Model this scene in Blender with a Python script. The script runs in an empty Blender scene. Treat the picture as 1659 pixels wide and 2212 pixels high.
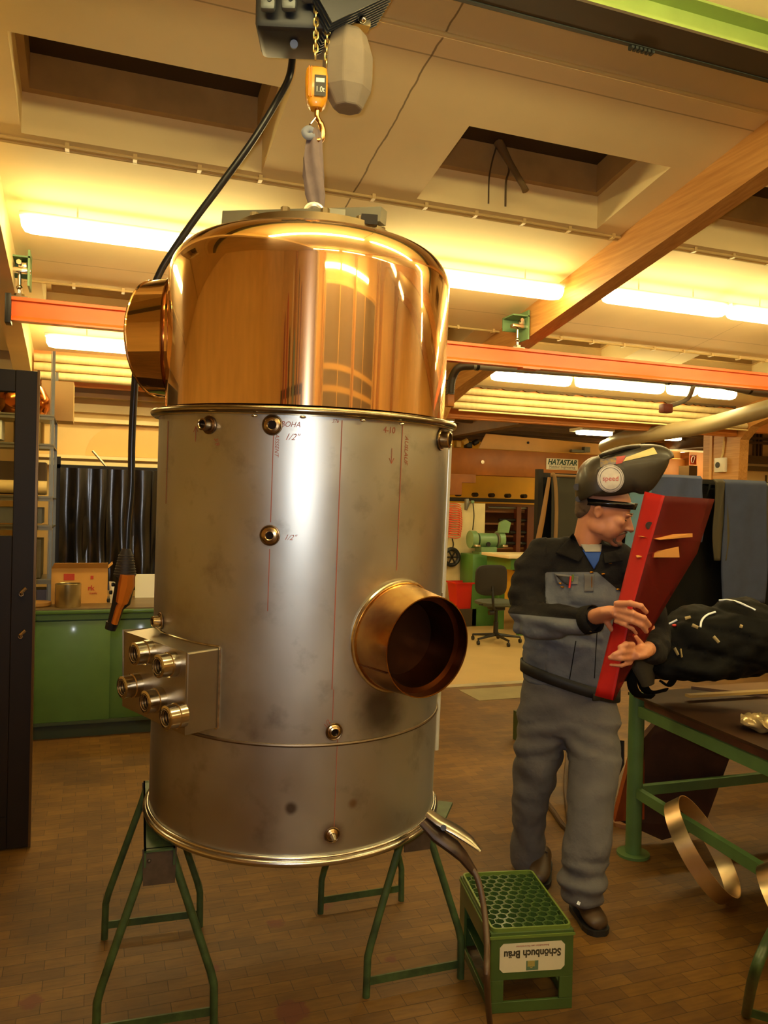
import bpy, bmesh, math, random
from math import sin, cos, pi, radians, atan2, sqrt
from mathutils import Vector, Matrix, noise
random.seed(7)
S = bpy.context.scene
COL = S.collection
# ------------------------------------------------------------------ camera, light, exposure
F_PX, CAM_H = 1720.0, 1.6
_y, _p, _r = radians(20), radians(-.37), radians(1.32)
FW = Vector((sin(_y)*cos(_p), cos(_y)*cos(_p), sin(_p)))
_R0 = Vector((cos(_y), -sin(_y), 0)); _U0 = _R0.cross(FW)
RT = cos(_r)*_R0 + sin(_r)*_U0; UP = cos(_r)*_U0 - sin(_r)*_R0
CAM = Vector((0, 0, CAM_H))
cd = bpy.data.cameras.new('camera'); cam = bpy.data.objects.new('camera', cd); COL.objects.link(cam)
m = Matrix((RT, UP, -FW)).transposed().to_4x4(); m.translation = CAM; cam.matrix_world = m
cd.sensor_fit = 'HORIZONTAL'; cd.sensor_width = 36; cd.lens = 36*F_PX/1659; cd.clip_start = .05; cd.clip_end = 100
S.camera = cam
S.view_settings.view_transform = 'Standard'; S.view_settings.look = 'None'
S.view_settings.gamma = 1; S.view_settings.use_curve_mapping = False
S.view_settings.exposure = 1.0
LAMP_STRENGTH = 12; LAMP_COL = (1.0, .82, .37)
FLASH_W = 31
w = bpy.data.worlds.new('world'); S.world = w; w.use_nodes = True
w.node_tree.nodes['Background'].inputs[0].default_value = (1, .72, .38, 1)
w.node_tree.nodes['Background'].inputs[1].default_value = .03
fl = bpy.data.lights.new('camera_flash', 'SPOT'); fl.energy = FLASH_W; fl.color = (.93, .96, 1); fl.shadow_soft_size = .018
fl.spot_size = radians(82); fl.spot_blend = .6
flo = bpy.data.objects.new('camera_flash', fl); COL.objects.link(flo)
flo.matrix_world = m; flo.location = CAM + UP*.05 - RT*.03 + FW*.03

def ray(px, py): return FW + RT*((px-829.5)/F_PX) - UP*((py-1106)/F_PX)
def at(px, py, Z): return CAM + ray(px, py)*Z                       # a point measured at camera distance Z
def onplane(px, py, n, d):
    v = ray(px, py); n = Vector(n); return CAM + v*((d - n.dot(CAM))/n.dot(v))
def px_of(p):
    d = Vector(p) - CAM; Z = d.dot(FW); return 829.5 + F_PX*d.dot(RT)/Z, 1106 - F_PX*d.dot(UP)/Z, Z
def zc(Y, z0=4.1): return z0 - .176*Y

# ------------------------------------------------------------------ materials
def lin(c):
    return tuple(((v/255)/12.92 if v/255 <= .04045 else ((v/255+.055)/1.055)**2.4) for v in c)
MATS = {}
def mat(name, col, rough=.5, metal=0, var=.0, scale=6, bump=0, stretch=(1,1,1), coat=0, spec=None, rvar=0, bscale=None, col2=None):
    if name in MATS: return MATS[name]
    mt = bpy.data.materials.new(name); mt.use_nodes = True; MATS[name] = mt
    nt = mt.node_tree; b = nt.nodes['Principled BSDF']; L = nt.links
    c = lin(col); b.inputs['Base Color'].default_value = (*c, 1); b.inputs['Roughness'].default_value = rough
    b.inputs['Metallic'].default_value = metal
    if coat: b.inputs['Coat Weight'].default_value = coat; b.inputs['Coat Roughness'].default_value = .1
    if spec is not None: b.inputs['Specular IOR Level'].default_value = spec
    if var or bump or rvar:
        tc = nt.nodes.new('ShaderNodeTexCoord'); mp = nt.nodes.new('ShaderNodeMapping'); mp.inputs['Scale'].default_value = stretch
        L.new(tc.outputs['Object'], mp.inputs[0])
        n = nt.nodes.new('ShaderNodeTexNoise'); n.inputs['Scale'].default_value = scale; n.inputs['Detail'].default_value = 6
        L.new(mp.outputs[0], n.inputs['Vector'])
        if var:
            r = nt.nodes.new('ShaderNodeValToRGB'); r.color_ramp.elements[0].position = .3; r.color_ramp.elements[1].position = .7
            lo = lin(col2) if col2 else tuple(v*(1-var) for v in c); hi = c if col2 else tuple(min(1, v*(1+var)) for v in c)
            r.color_ramp.elements[0].color = (*lo, 1); r.color_ramp.elements[1].color = (*hi, 1)
            L.new(n.outputs[0], r.inputs[0]); L.new(r.outputs[0], b.inputs['Base Color'])
        if rvar:
            mr = nt.nodes.new('ShaderNodeMapRange'); mr.inputs[1].default_value = .3; mr.inputs[2].default_value = .7
            mr.inputs[3].default_value = max(.01, rough-rvar); mr.inputs[4].default_value = rough+rvar
            L.new(n.outputs[0], mr.inputs[0]); L.new(mr.outputs[0], b.inputs['Roughness'])
        if bump:
            src = n
            if bscale:
                src = nt.nodes.new('ShaderNodeTexNoise'); src.inputs['Scale'].default_value = bscale; src.inputs['Detail'].default_value = 4
                L.new(mp.outputs[0], src.inputs['Vector'])
            bp = nt.nodes.new('ShaderNodeBump'); bp.inputs['Strength'].default_value = bump; bp.inputs['Distance'].default_value = .01
            L.new(src.outputs[0], bp.inputs['Height']); L.new(bp.outputs[0], b.inputs['Normal'])
    return mt
def emis(name, col, st):
    mt = bpy.data.materials.new(name); mt.use_nodes = True; b = mt.node_tree.nodes['Principled BSDF']
    b.inputs['Base Color'].default_value = (.9, .9, .9, 1)
    b.inputs['Emission Color'].default_value = (*col, 1); b.inputs['Emission Strength'].default_value = st; MATS[name] = mt
    return mt

# ------------------------------------------------------------------ mesh helpers
class MB:
    def __init__(s): s.bm = bmesh.new(); s.mi = 0
    def _tag(s, n0):
        s.bm.faces.ensure_lookup_table()
        for f in list(s.bm.faces)[n0:]: f.material_index = s.mi
    def boxc(s, x0, x1, y0, y1, z0, z1, M=None, bev=0):
        n0 = len(s.bm.faces)
        vs = [Vector((x, y, z)) for x in (x0, x1) for y in (y0, y1) for z in (z0, z1)]
        if M: vs = [M @ v for v in vs]
        v = [s.bm.verts.new(p) for p in vs]
        fs = [s.bm.faces.new([v[i] for i in q]) for q in ((0,1,3,2),(4,6,7,5),(0,4,5,1),(2,3,7,6),(0,2,6,4),(1,5,7,3))]
        if bev:
            es = list({e for f in fs for e in f.edges})
            bmesh.ops.bevel(s.bm, geom=es, offset=bev, segments=2, affect='EDGES', profile=.5)
        s._tag(n0); return s
    def box(s, c, d, M=None, bev=0, rot=None):
        if rot is not None:
            M2 = Matrix.Translation(Vector(c)) @ rot.to_4x4()
            if M: M2 = M @ M2
            return s.boxc(-d[0]/2, d[0]/2, -d[1]/2, d[1]/2, -d[2]/2, d[2]/2, M2, bev)
        return s.boxc(c[0]-d[0]/2, c[0]+d[0]/2, c[1]-d[1]/2, c[1]+d[1]/2, c[2]-d[2]/2, c[2]+d[2]/2, M, bev)
    def bar(s, a, b, wx, wz, up=(0, 0, 1), bev=0):
        a = Vector(a); b = Vector(b); d = b-a; L = d.length; d.normalize()
        x = d.cross(Vector(up)).normalized(); u = x.cross(d)
        M = Matrix((x, d, u)).transposed().to_4x4(); M.translation = a
        return s.boxc(-wx/2, wx/2, 0, L, -wz/2, wz/2, M, bev)
    def rings(s, rs, caps=True, closed=False):
        n0 = len(s.bm.faces)
        R = [[s.bm.verts.new(p) for p in r] for r in rs]; n = len(R[0])
        k = len(R)
        for i in range(k if closed else k-1):
            A, B = R[i], R[(i+1) % k]
            for j in range(n):
                s.bm.faces.new((A[j], A[(j+1) % n], B[(j+1) % n], B[j]))
        if caps and not closed:
            s.bm.faces.new(R[0][::-1]); s.bm.faces.new(R[-1])
        s._tag(n0); return s
    def tube(s, pts, r, seg=12, closed=False, caps=True):
        pts = [Vector(p) for p in pts]; k = len(pts)
        rr = r if isinstance(r, (list, tuple)) else [r]*k
        T = []
        for i in range(k):
            if closed: t = pts[(i+1) % k]-pts[i-1]
            elif i == 0: t = pts[1]-pts[0]
            elif i == k-1: t = pts[-1]-pts[-2]
            else: t = (pts[i+1]-pts[i]).normalized()+(pts[i]-pts[i-1]).normalized()
            T.append(t.normalized())
        a = Vector((0, 0, 1)) if abs(T[0].z) < .9 else Vector((1, 0, 0))
        n = (a - T[0]*a.dot(T[0])).normalized(); out = []
        for i in range(k):
            n = (n - T[i]*n.dot(T[i])).normalized(); b = T[i].cross(n)
            q = rr[i]; qa, qb = (q if isinstance(q, tuple) else (q, q))
            out.append([pts[i] + n*(cos(2*pi*j/seg)*qa) + b*(sin(2*pi*j/seg)*qb) for j in range(seg)])
        return s.rings(out, caps, closed)
    def cyl(s, a, b, r, seg=24, r2=None): return s.tube([a, b], [r, r if r2 is None else r2], seg)
    def lathe(s, prof, seg=64, M=None, closed=False, caps=False):
        out = []
        for (r, z) in prof:
            out.append([(M @ Vector((r*cos(2*pi*j/seg), r*sin(2*pi*j/seg), z))) if M else Vector((r*cos(2*pi*j/seg), r*sin(2*pi*j/seg), z)) for j in range(seg)])
        return s.rings(out, caps, closed)
    def prism(s, poly, off):
        n0 = len(s.bm.faces); off = Vector(off)
        A = [s.bm.verts.new(Vector(p)) for p in poly]; B = [s.bm.verts.new(Vector(p)+off) for p in poly]; n = len(A)
        s.bm.faces.new(A[::-1]); s.bm.faces.new(B)
        for i in range(n): s.bm.faces.new((A[i], A[(i+1) % n], B[(i+1) % n], B[i]))
        s._tag(n0); return s
    def ball(s, c, r, M=None, u=20, v=12):
        if not isinstance(r, (tuple, list)): r = (r, r, r)
        n0 = len(s.bm.faces)
        X = Matrix.Translation(Vector(c)) @ (M.to_4x4() if M else Matrix()) @ Matrix.Diagonal((*r, 1))
        bmesh.ops.create_uvsphere(s.bm, u_segments=u, v_segments=v, radius=1, matrix=X); s._tag(n0); return s
    def quad(s, a, b, c, d):
        n0 = len(s.bm.faces); s.bm.faces.new([s.bm.verts.new(Vector(p)) for p in (a, b, c, d)]); s._tag(n0); return s
    def grid(s, fn, nu, nv):
        n0 = len(s.bm.faces)
        V = [[s.bm.verts.new(fn(i/nu, j/nv)) for j in range(nv+1)] for i in range(nu+1)]
        for i in range(nu):
            for j in range(nv): s.bm.faces.new((V[i][j], V[i+1][j], V[i+1][j+1], V[i][j+1]))
        s._tag(n0); return s
    def torus(s, c, R, r, M=None, seg=40, s2=8, a0=0, a1=2*pi):
        full = abs(a1-a0-2*pi) < 1e-4; k = seg if full else seg+1
        pts = [Vector((R*cos(a0+(a1-a0)*i/seg), R*sin(a0+(a1-a0)*i/seg), 0)) for i in range(k)]
        pts = [Vector(c) + ((M @ p) if M else p) for p in pts]
        return s.tube(pts, r, s2, closed=full)
    def text(s, body, size, M, depth=.001, align='CENTER', shear=0, bold=0, sx=1):
        cu = bpy.data.curves.new('t', 'FONT'); cu.body = body; cu.size = size; cu.extrude = depth
        cu.align_x = align; cu.align_y = 'CENTER'; cu.shear = shear; cu.offset = bold; cu.resolution_u = 3
        o = bpy.data.objects.new('t', cu); COL.objects.link(o); dg = bpy.context.evaluated_depsgraph_get(); dg.update()
        me = bpy.data.meshes.new_from_object(o.evaluated_get(dg)); me.transform(M @ Matrix.Diagonal((sx, 1, 1, 1)))
        n0 = len(s.bm.faces); s.bm.from_mesh(me); s._tag(n0)
        bpy.data.objects.remove(o); bpy.data.curves.remove(cu); bpy.data.meshes.remove(me); return s

def basis(x, y, z, o=(0, 0, 0)):
    M = Matrix((Vector(x), Vector(y), Vector(z))).transposed().to_4x4(); M.translation = Vector(o); return M
def obj(name, mb, mats, parent=None, label=None, cat=None, group=None, kind=None, smooth=40, local=False, solid=0, bevel=0, origin=None, sub=0):
    if smooth:
        bmesh.ops.recalc_face_normals(mb.bm, faces=mb.bm.faces) if not getattr(mb, 'keepn', False) else None
    me = bpy.data.meshes.new(name); mb.bm.to_mesh(me); mb.bm.free()
    for q in (mats if isinstance(mats, (list, tuple)) else [mats]): me.materials.append(q)
    o = bpy.data.objects.new(name, me); COL.objects.link(o)
    if parent is not None:
        o.parent = parent
        if not local: me.transform(WM(parent).inverted())
    else:
        if len(me.vertices):
            xs = [v.co for v in me.vertices]
            c = Vector(origin) if origin else Vector(((min(v.x for v in xs)+max(v.x for v in xs))/2, (min(v.y for v in xs)+max(v.y for v in xs))/2, min(v.z for v in xs)))
            me.transform(Matrix.Translation(-c)); o.location = c
    if smooth:
        me.polygons.foreach_set('use_smooth', [True]*len(me.polygons))
        try: me.set_sharp_from_angle(angle=radians(smooth))
        except Exception: pass
    if bevel:
        b = o.modifiers.new('b', 'BEVEL'); b.width = bevel; b.segments = 2; b.limit_method = 'ANGLE'
    if solid:
        q = o.modifiers.new('s', 'SOLIDIFY'); q.thickness = solid; q.offset = 0
    if sub:
        q = o.modifiers.new('u', 'SUBSURF'); q.levels = sub; q.render_levels = sub
    tag(o, label, cat, group, kind); return o
def WM(o):
    M = o.matrix_basis.copy(); p = o.parent
    while p: M = p.matrix_basis @ M; p = p.parent
    return M
def tag(o, label=None, cat=None, group=None, kind=None):
    if label: o['label'] = label
    if cat: o['category'] = cat
    if group: o['group'] = group
    if kind: o['kind'] = kind
def thing(name, loc, label, cat, group=None, rz=0, kind=None):
    o = bpy.data.objects.new(name, None); COL.objects.link(o); o.location = loc; o.rotation_euler = (0, 0, rz); o.empty_display_size = .1
    tag(o, label, cat, group, kind); return o
def dup(o, parent=None, loc=None, rz=None, label=None):
    c = o.copy(); COL.objects.link(c); c.parent = parent
    if loc is not None: c.location = loc
    if rz is not None: c.rotation_euler = (0, 0, rz)
    if label: c['label'] = label
    for ch in list(o.children): dup(ch, c)
    return c
def struct(name, mb, mats, **k): return obj(name, mb, mats, kind='structure', **k)
def remesh(mb, voxel, smooth_it=4, fac=.5):
    """union of overlapping closed volumes into one continuous surface"""
    me = bpy.data.meshes.new('r'); bmesh.ops.recalc_face_normals(mb.bm, faces=mb.bm.faces); mb.bm.to_mesh(me); mb.bm.free()
    o = bpy.data.objects.new('r', me); COL.objects.link(o)
    q = o.modifiers.new('r', 'REMESH'); q.mode = 'VOXEL'; q.voxel_size = voxel
    if smooth_it: q = o.modifiers.new('s', 'SMOOTH'); q.factor = fac; q.iterations = smooth_it
    dg = bpy.context.evaluated_depsgraph_get(); dg.update()
    m2 = bpy.data.meshes.new_from_object(o.evaluated_get(dg)); out = MB(); out.bm.from_mesh(m2)
    bpy.data.objects.remove(o); bpy.data.meshes.remove(me); bpy.data.meshes.remove(m2); return out
def spline(pts, n=8):
    pts = [Vector(p) for p in pts]; out = []
    P = [pts[0]*2-pts[1]]+pts+[pts[-1]*2-pts[-2]]
    for i in range(1, len(P)-2):
        for k in range(n):
            t = k/n; a, b, c, d = P[i-1], P[i], P[i+1], P[i+2]
            out.append(.5*((2*b)+(c-a)*t+(2*a-5*b+4*c-d)*t*t+(3*b-a-3*c+d)*t**3))
    out.append(pts[-1]); return out

CEIL = mat('cream_ceiling_paint', (236, 214, 160), .75, var=.06, scale=1.6)
def wood(name, col, col2, s=(1, 1, 1), rough=.5): return mat(name, col, rough, var=.3, scale=4, stretch=s, col2=col2, bump=.05)
GLULAM = wood('glulam_wood', (206, 152, 84), (180, 124, 60), (14, .8, 14))
STEEL = mat('brushed_steel', (184, 184, 176), .41, 1, var=.1, scale=3.5, rvar=.06, stretch=(1, 1, .8))
SHINY = mat('machined_steel', (205, 195, 175), .18, 1)
DSTEEL = mat('heat_tinted_steel', (120, 98, 70), .35, 1, var=.3, scale=30)
COPPER = mat('mirror_copper', (255, 212, 152), .03, 1, coat=.3); COPPER.node_tree.nodes['Principled BSDF'].inputs['Coat Roughness'].default_value = .14
_nt = COPPER.node_tree; _g = _nt.nodes.new('ShaderNodeBsdfAnisotropic'); _g.inputs['Color'].default_value = (*lin((255, 216, 170)), 1)      # fine vertical polishing marks
_g.inputs['Roughness'].default_value = .24; _g.inputs['Anisotropy'].default_value = .62; _g.inputs['Rotation'].default_value = 0
_tg = _nt.nodes.new('ShaderNodeTangent'); _tg.direction_type = 'RADIAL'; _tg.axis = 'Z'; _nt.links.new(_tg.outputs[0], _g.inputs['Tangent'])
_mx = _nt.nodes.new('ShaderNodeMixShader'); _mx.inputs[0].default_value = .16; _nt.links.new(_nt.nodes['Principled BSDF'].outputs[0], _mx.inputs[1]); _nt.links.new(_g.outputs[0], _mx.inputs[2])
_nt.links.new(_mx.outputs[0], _nt.nodes['Material Output'].inputs[0])
TCOPPER = mat('heat_stained_copper', (244, 194, 106), .22, 1, var=.35, scale=6, col2=(160, 104, 62), rvar=.08)
GREEN = mat('green_enamel', (52, 96, 44), .35, var=.12, scale=8, coat=.2)
LGREEN = mat('light_green_enamel', (112, 146, 100), .4, var=.08, scale=6)
BLACK = mat('black_rubber', (22, 21, 20), .5)
DARK = mat('dark_metal', (40, 36, 32), .45, .5)
WHITE = mat('white_enamel', (226, 222, 208), .4)
GREYP = mat('grey_plastic_pipe', (128, 122, 106), .4, var=.08)
ORANGE = mat('orange_rail_paint', (226, 96, 34), .35, coat=.3, var=.06)
RUST = mat('brown_machine_paint', (166, 100, 34), .45, var=.12, scale=5)
YEL = mat('yellow_wall_paint', (236, 184, 40), .6, var=.08, scale=2)
PAPER = mat('white_paper', (228, 224, 210), .6)
RED = mat('red_plastic', (196, 30, 18), .35)
# ------------------------------------------------------------------ the setting: floor
def floor_mat():
    mt = bpy.data.materials.new('wood_block_floor'); mt.use_nodes = True; nt = mt.node_tree; L = nt.links; b = nt.nodes['Principled BSDF']
    tc = nt.nodes.new('ShaderNodeTexCoord')
    br = nt.nodes.new('ShaderNodeTexBrick'); br.inputs['Scale'].default_value = 1
    br.inputs['Brick Width'].default_value = .13; br.inputs['Row Height'].default_value = .062; br.inputs['Mortar Size'].default_value = .0016
    br.inputs['Color1'].default_value = (*lin((116, 83, 29)), 1); br.inputs['Color2'].default_value = (*lin((96, 66, 22)), 1)
    br.inputs['Mortar'].default_value = (*lin((60, 40, 15)), 1); br.inputs['Mortar Smooth'].default_value = .6
    L.new(tc.outputs['Object'], br.inputs['Vector'])
    n = nt.nodes.new('ShaderNodeTexNoise'); n.inputs['Scale'].default_value = 1.7; n.inputs['Detail'].default_value = 8; n.inputs['Roughness'].default_value = .65
    L.new(tc.outputs['Object'], n.inputs['Vector'])
    r = nt.nodes.new('ShaderNodeValToRGB'); r.color_ramp.elements[0].position = .32; r.color_ramp.elements[0].color = (.55, .48, .42, 1)
    r.color_ramp.elements[1].position = .62; r.color_ramp.elements[1].color = (1.1, 1.05, 1, 1); L.new(n.outputs[0], r.inputs[0])
    m1 = nt.nodes.new('ShaderNodeMix'); m1.data_type = 'RGBA'; m1.blend_type = 'MULTIPLY'; m1.inputs[0].default_value = 1
    L.new(br.outputs[0], m1.inputs[6]); L.new(r.outputs[0], m1.inputs[7])
    mp = nt.nodes.new('ShaderNodeMapping'); mp.inputs['Scale'].default_value = (9, 60, 9); L.new(tc.outputs['Object'], mp.inputs[0])
    n2 = nt.nodes.new('ShaderNodeTexNoise'); n2.inputs['Scale'].default_value = 1; n2.inputs['Detail'].default_value = 5; L.new(mp.outputs[0], n2.inputs['Vector'])
    r2 = nt.nodes.new('ShaderNodeValToRGB'); r2.color_ramp.elements[0].position = .35; r2.color_ramp.elements[0].color = (.7, .66, .6, 1); r2.color_ramp.elements[1].position = .6
    L.new(n2.outputs[0], r2.inputs[0])
    m2 = nt.nodes.new('ShaderNodeMix'); m2.data_type = 'RGBA'; m2.blend_type = 'MULTIPLY'; m2.inputs[0].default_value = .8
    L.new(m1.outputs[2], m2.inputs[6]); L.new(r2.outputs[0], m2.inputs[7])
    last = m2.outputs[2]
    # dark red paint spots on the boards
    for (x, y, rad) in ((-.16, 2.74, .035), (.62, 2.44, .055), (.68, 2.98, .03), (.9, 3.05, .03), (.42, 2.75, .018), (1.02, 2.62, .02)):
        d = nt.nodes.new('ShaderNodeVectorMath'); d.operation = 'DISTANCE'; d.inputs[1].default_value = (x, y, 0)
        nn = nt.nodes.new('ShaderNodeTexNoise'); nn.inputs['Scale'].default_value = 30; L.new(tc.outputs['Object'], nn.inputs['Vector'])
        ad = nt.nodes.new('ShaderNodeMath'); ad.operation = 'MULTIPLY_ADD'; ad.inputs[1].default_value = .05; L.new(nn.outputs[0], ad.inputs[0])
        L.new(tc.outputs['Object'], d.inputs[0]); L.new(d.outputs['Value'], ad.inputs[2])
        mr = nt.nodes.new('ShaderNodeMapRange'); mr.inputs[1].default_value = rad+.018; mr.inputs[2].default_value = rad+.032
        mr.inputs[3].default_value = .75; mr.inputs[4].default_value = 0; L.new(ad.outputs[0], mr.inputs[0])
        mm = nt.nodes.new('ShaderNodeMix'); mm.data_type = 'RGBA'; L.new(mr.outputs[0], mm.inputs[0]); L.new(last, mm.inputs[6])
        mm.inputs[7].default_value = (*lin((88, 30, 24)), 1); last = mm.outputs[2]
    L.new(last, b.inputs['Base Color']); b.inputs['Roughness'].default_value = .55
    bp = nt.nodes.new('ShaderNodeBump'); bp.inputs['Strength'].default_value = .25; bp.inputs['Distance'].default_value = .004; bp.invert = True
    L.new(br.outputs['Fac'], bp.inputs['Height']); L.new(bp.outputs[0], b.inputs['Normal'])
    return mt
mb = MB(); mb.boxc(-4.6, 11, -5, 6.47, -.1, 0); struct('floor', mb, floor_mat(), smooth=0, origin=(0, 0, 0))
mb = MB(); mb.boxc(-4.6, 13, 6.53, 12.6, -.1, 0)
struct('floor', mb, mat('smooth_concrete_floor', (178, 150, 100), .45, var=.1, scale=2), smooth=0, origin=(0, 0, 0))
mb = MB(); mb.boxc(-4.6, 13, 6.45, 6.55, -.02, .004); struct('trim_1', mb, mat('worn_floor_rail', (206, 196, 168), .35, .6, var=.1))
mb = MB(); mb.boxc(3.05, 3.7, 5.95, 6.35, -.01, .003); struct('trim_2', mb, mat('grey_floor_plate', (150, 138, 104), .4, .3, var=.1))

# ------------------------------------------------------------------ ceiling with skylight wells
def ceil_mat():
    mt = CEIL; nt = mt.node_tree; L = nt.links; b = nt.nodes['Principled BSDF']
    src = b.inputs['Base Color'].links[0].from_socket
    g = nt.nodes.new('ShaderNodeNewGeometry'); sp = nt.nodes.new('ShaderNodeSeparateXYZ'); L.new(g.outputs['Position'], sp.inputs[0])
    nz = nt.nodes.new('ShaderNodeTexNoise'); nz.inputs['Scale'].default_value = 3.5; nz.inputs['Detail'].default_value = 6; L.new(g.outputs['Position'], nz.inputs['Vector'])
    last = src
    def line(axis, v, wd, jit, amt):
        nonlocal last
        a = nt.nodes.new('ShaderNodeMath'); a.operation = 'MULTIPLY_ADD'; a.inputs[1].default_value = jit; L.new(nz.outputs[0], a.inputs[0]); L.new(sp.outputs[axis], a.inputs[2])
        c = nt.nodes.new('ShaderNodeMath'); c.operation = 'SUBTRACT'; c.inputs[1].default_value = v+jit*.5; L.new(a.outputs[0], c.inputs[0])
        d = nt.nodes.new('ShaderNodeMath'); d.operation = 'ABSOLUTE'; L.new(c.outputs[0], d.inputs[0])
        mr = nt.nodes.new('ShaderNodeMapRange'); mr.inputs[1].default_value = wd*.5; mr.inputs[2].default_value = wd; mr.inputs[3].default_value = amt; mr.inputs[4].default_value = 0
        L.new(d.outputs[0], mr.inputs[0])
        mm = nt.nodes.new('ShaderNodeMix'); mm.data_type = 'RGBA'; L.new(mr.outputs[0], mm.inputs[0]); L.new(last, mm.inputs[6]); mm.inputs[7].default_value = (*lin((110, 82, 44)), 1)
        last = mm.outputs[2]
    line(0, 1.325, .006, .05, .8); line(1, 3.17, .005, .003, .5); line(1, 5.55, .005, .03, .35); line(0, 5.0, .004, .03, .4)
    L.new(last, b.inputs['Base Color'])
ceil_mat()
WELLC = mat('grimy_well_boards', (178, 146, 92), .7, var=.15, scale=5)
GLASSD = mat('dark_skylight_pane', (66, 50, 30), .2)
XS = [-4.6, -2.4, -1.2, -.365, .8, 1.69, 2.9, 3.5, 4.55, 5.2, 6.4, 7.6, 8.8, 11]
YS = [-5, 3.55, 4.22, 5.87, 6.5, 7.27]
HX = {1, 3, 5, 7, 9, 11}; HY = {1, 3}
mb = MB()
for i in range(len(XS)-1):
    for j in range(len(YS)-1):
        x0, x1, y0, y1 = XS[i], XS[i+1], YS[j], YS[j+1]
        if i in HX and j in HY:
            mb.mi = 1; h = .2; e = .035
            a = [Vector((x, y, zc(y))) for x, y in ((x0, y0), (x1, y0), (x1, y1), (x0, y1))]
            bt = [p+Vector((0, 0, h)) for p in a]
            bi = [Vector((x, y, zc(y)+h)) for x, y in ((x0+e, y0+e), (x1-e, y0+e), (x1-e, y1-e), (x0+e, y1-e))]
            ct = [p+Vector((0, 0, .17)) for p in bi]
            for k in range(4):
                l = (k+1) % 4
                mb.mi = 0; mb.quad(a[k], a[l], bt[l], bt[k]); mb.mi = 1; mb.quad(bt[k], bt[l], bi[l], bi[k]); mb.quad(bi[k], bi[l], ct[l], ct[k])
            mb.mi = 2; mb.quad(*ct)
        else:
            mb.mi = 0; mb.quad((x0, y0, zc(y0)), (x1, y0, zc(y0)), (x1, y1, zc(y1)), (x0, y1, zc(y1)))
mb.keepn = True
struct('ceiling', mb, [CEIL, WELLC, GLASSD], smooth=0, origin=(0, 0, 0))
# closer flap of peeling paint beside the second frame
# walls
WALLP = mat('back_wall_paint', (236, 204, 140), .6, var=.08, scale=2)
mb = MB(); mb.boxc(-4.7, -4.6, -5, 8.5, -.1, 5.2); struct('wall_left', mb, WALLP, smooth=0)
mb = MB(); mb.boxc(-4.7, 11.1, -5.1, -5, -.1, 5.2); struct('wall_behind', mb, mat('tan_wall', (236, 200, 134), .6, var=.1, scale=1), smooth=0)
mb = MB(); mb.boxc(11, 11.1, -5, 12.6, -.1, 5.2); struct('wall_right', mb, WALLP, smooth=0)
mb = MB(); mb.boxc(-4.6, 3.1, 7.55, 7.65, -.1, 2.9); mb.boxc(7.9, 11, 8.4, 8.5, -.1, 2.9)
struct('wall_back', mb, mat('cream_panel_wall', (216, 184, 120), .6, var=.06, scale=3), smooth=0)
mb = MB(); mb.boxc(3.1, 13, 12.5, 12.6, -.1, 3); struct('wall_annex', mb, YEL, smooth=0)
mb = MB(); mb.boxc(3.05, 3.1, 8.5, 12.5, -.1, 3); mb.boxc(12.95, 13, 8.5, 12.5, -.1, 3); struct('wall_annex_side', mb, YEL, smooth=0)
mb = MB(); mb.boxc(-4.6, 13, 7.27, 12.6, 2.9, 2.96)
for k in range(10): mb.boxc(3.1, 13, 7.75+k*.5, 7.83+k*.5, 2.76, 2.9)
mb.boxc(4.8, 4.95, 8.5, 12.5, 2.64, 2.9); mb.boxc(8.8, 8.95, 8.5, 12.5, 2.64, 2.9)
struct('ceiling_annex', mb, mat('dark_timber_ceiling', (84, 58, 30), .7, var=.25, scale=4), smooth=0)
# left back wall ledges and framed panel
kz_ = lambda z: 1.6+(z-1.6)*7.47/8.3
mb = MB(); mb.boxc(-.5, 3.1, 7.45, 7.55, kz_(2.60), kz_(2.64)); mb.boxc(-.5, 3.1, 7.5, 7.55, kz_(2.46), kz_(2.54)); mb.boxc(-.5, 3.1, 7.47, 7.55, kz_(2.36), kz_(2.4))
mb.boxc(-.5, 3.1, 7.38, 7.55, kz_(1.93), kz_(1.97)); mb.boxc(-.5, 3.1, 7.42, 7.55, kz_(2.0), kz_(2.03))
struct('trim_3', mb, mat('cream_ledge', (236, 214, 160), .5))
mb = MB(); z0_, z1_ = kz_(2.04), kz_(2.35); R_ = z1_-z0_
pts = [Vector((1.2, 7.54, z0_)), Vector((1.2, 7.54, z1_))]+[Vector((.22-.3*sin(a), 7.54, z0_+R_*cos(a))) for a in [k*pi/2/12 for k in range(13)]]
mb.prism(pts, (0, .02, 0)); struct('window_1', mb, mat('ochre_pane', (222, 176, 98), .4), smooth=0)
# right back wall: dark muntins over yellow cladding
mb = MB()
for x in (8.0, 8.05, 8.55, 8.62, 8.72): mb.boxc(x, x+.012, 8.37, 8.4, 1.2, 2.15)
for z, t in ((2.62, .03), (2.56, .03), (2.3, .1), (2.2, .06)): mb.boxc(7.92, 11, 8.33, 8.4, z, z+t)
for x in (8.3, 8.36, 8.42): mb.boxc(x, x+.02, 8.34, 8.38, 2.3, 2.8)
struct('trim_4', mb, mat('dark_wall_fittings', (96, 74, 36), .5))

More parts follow.
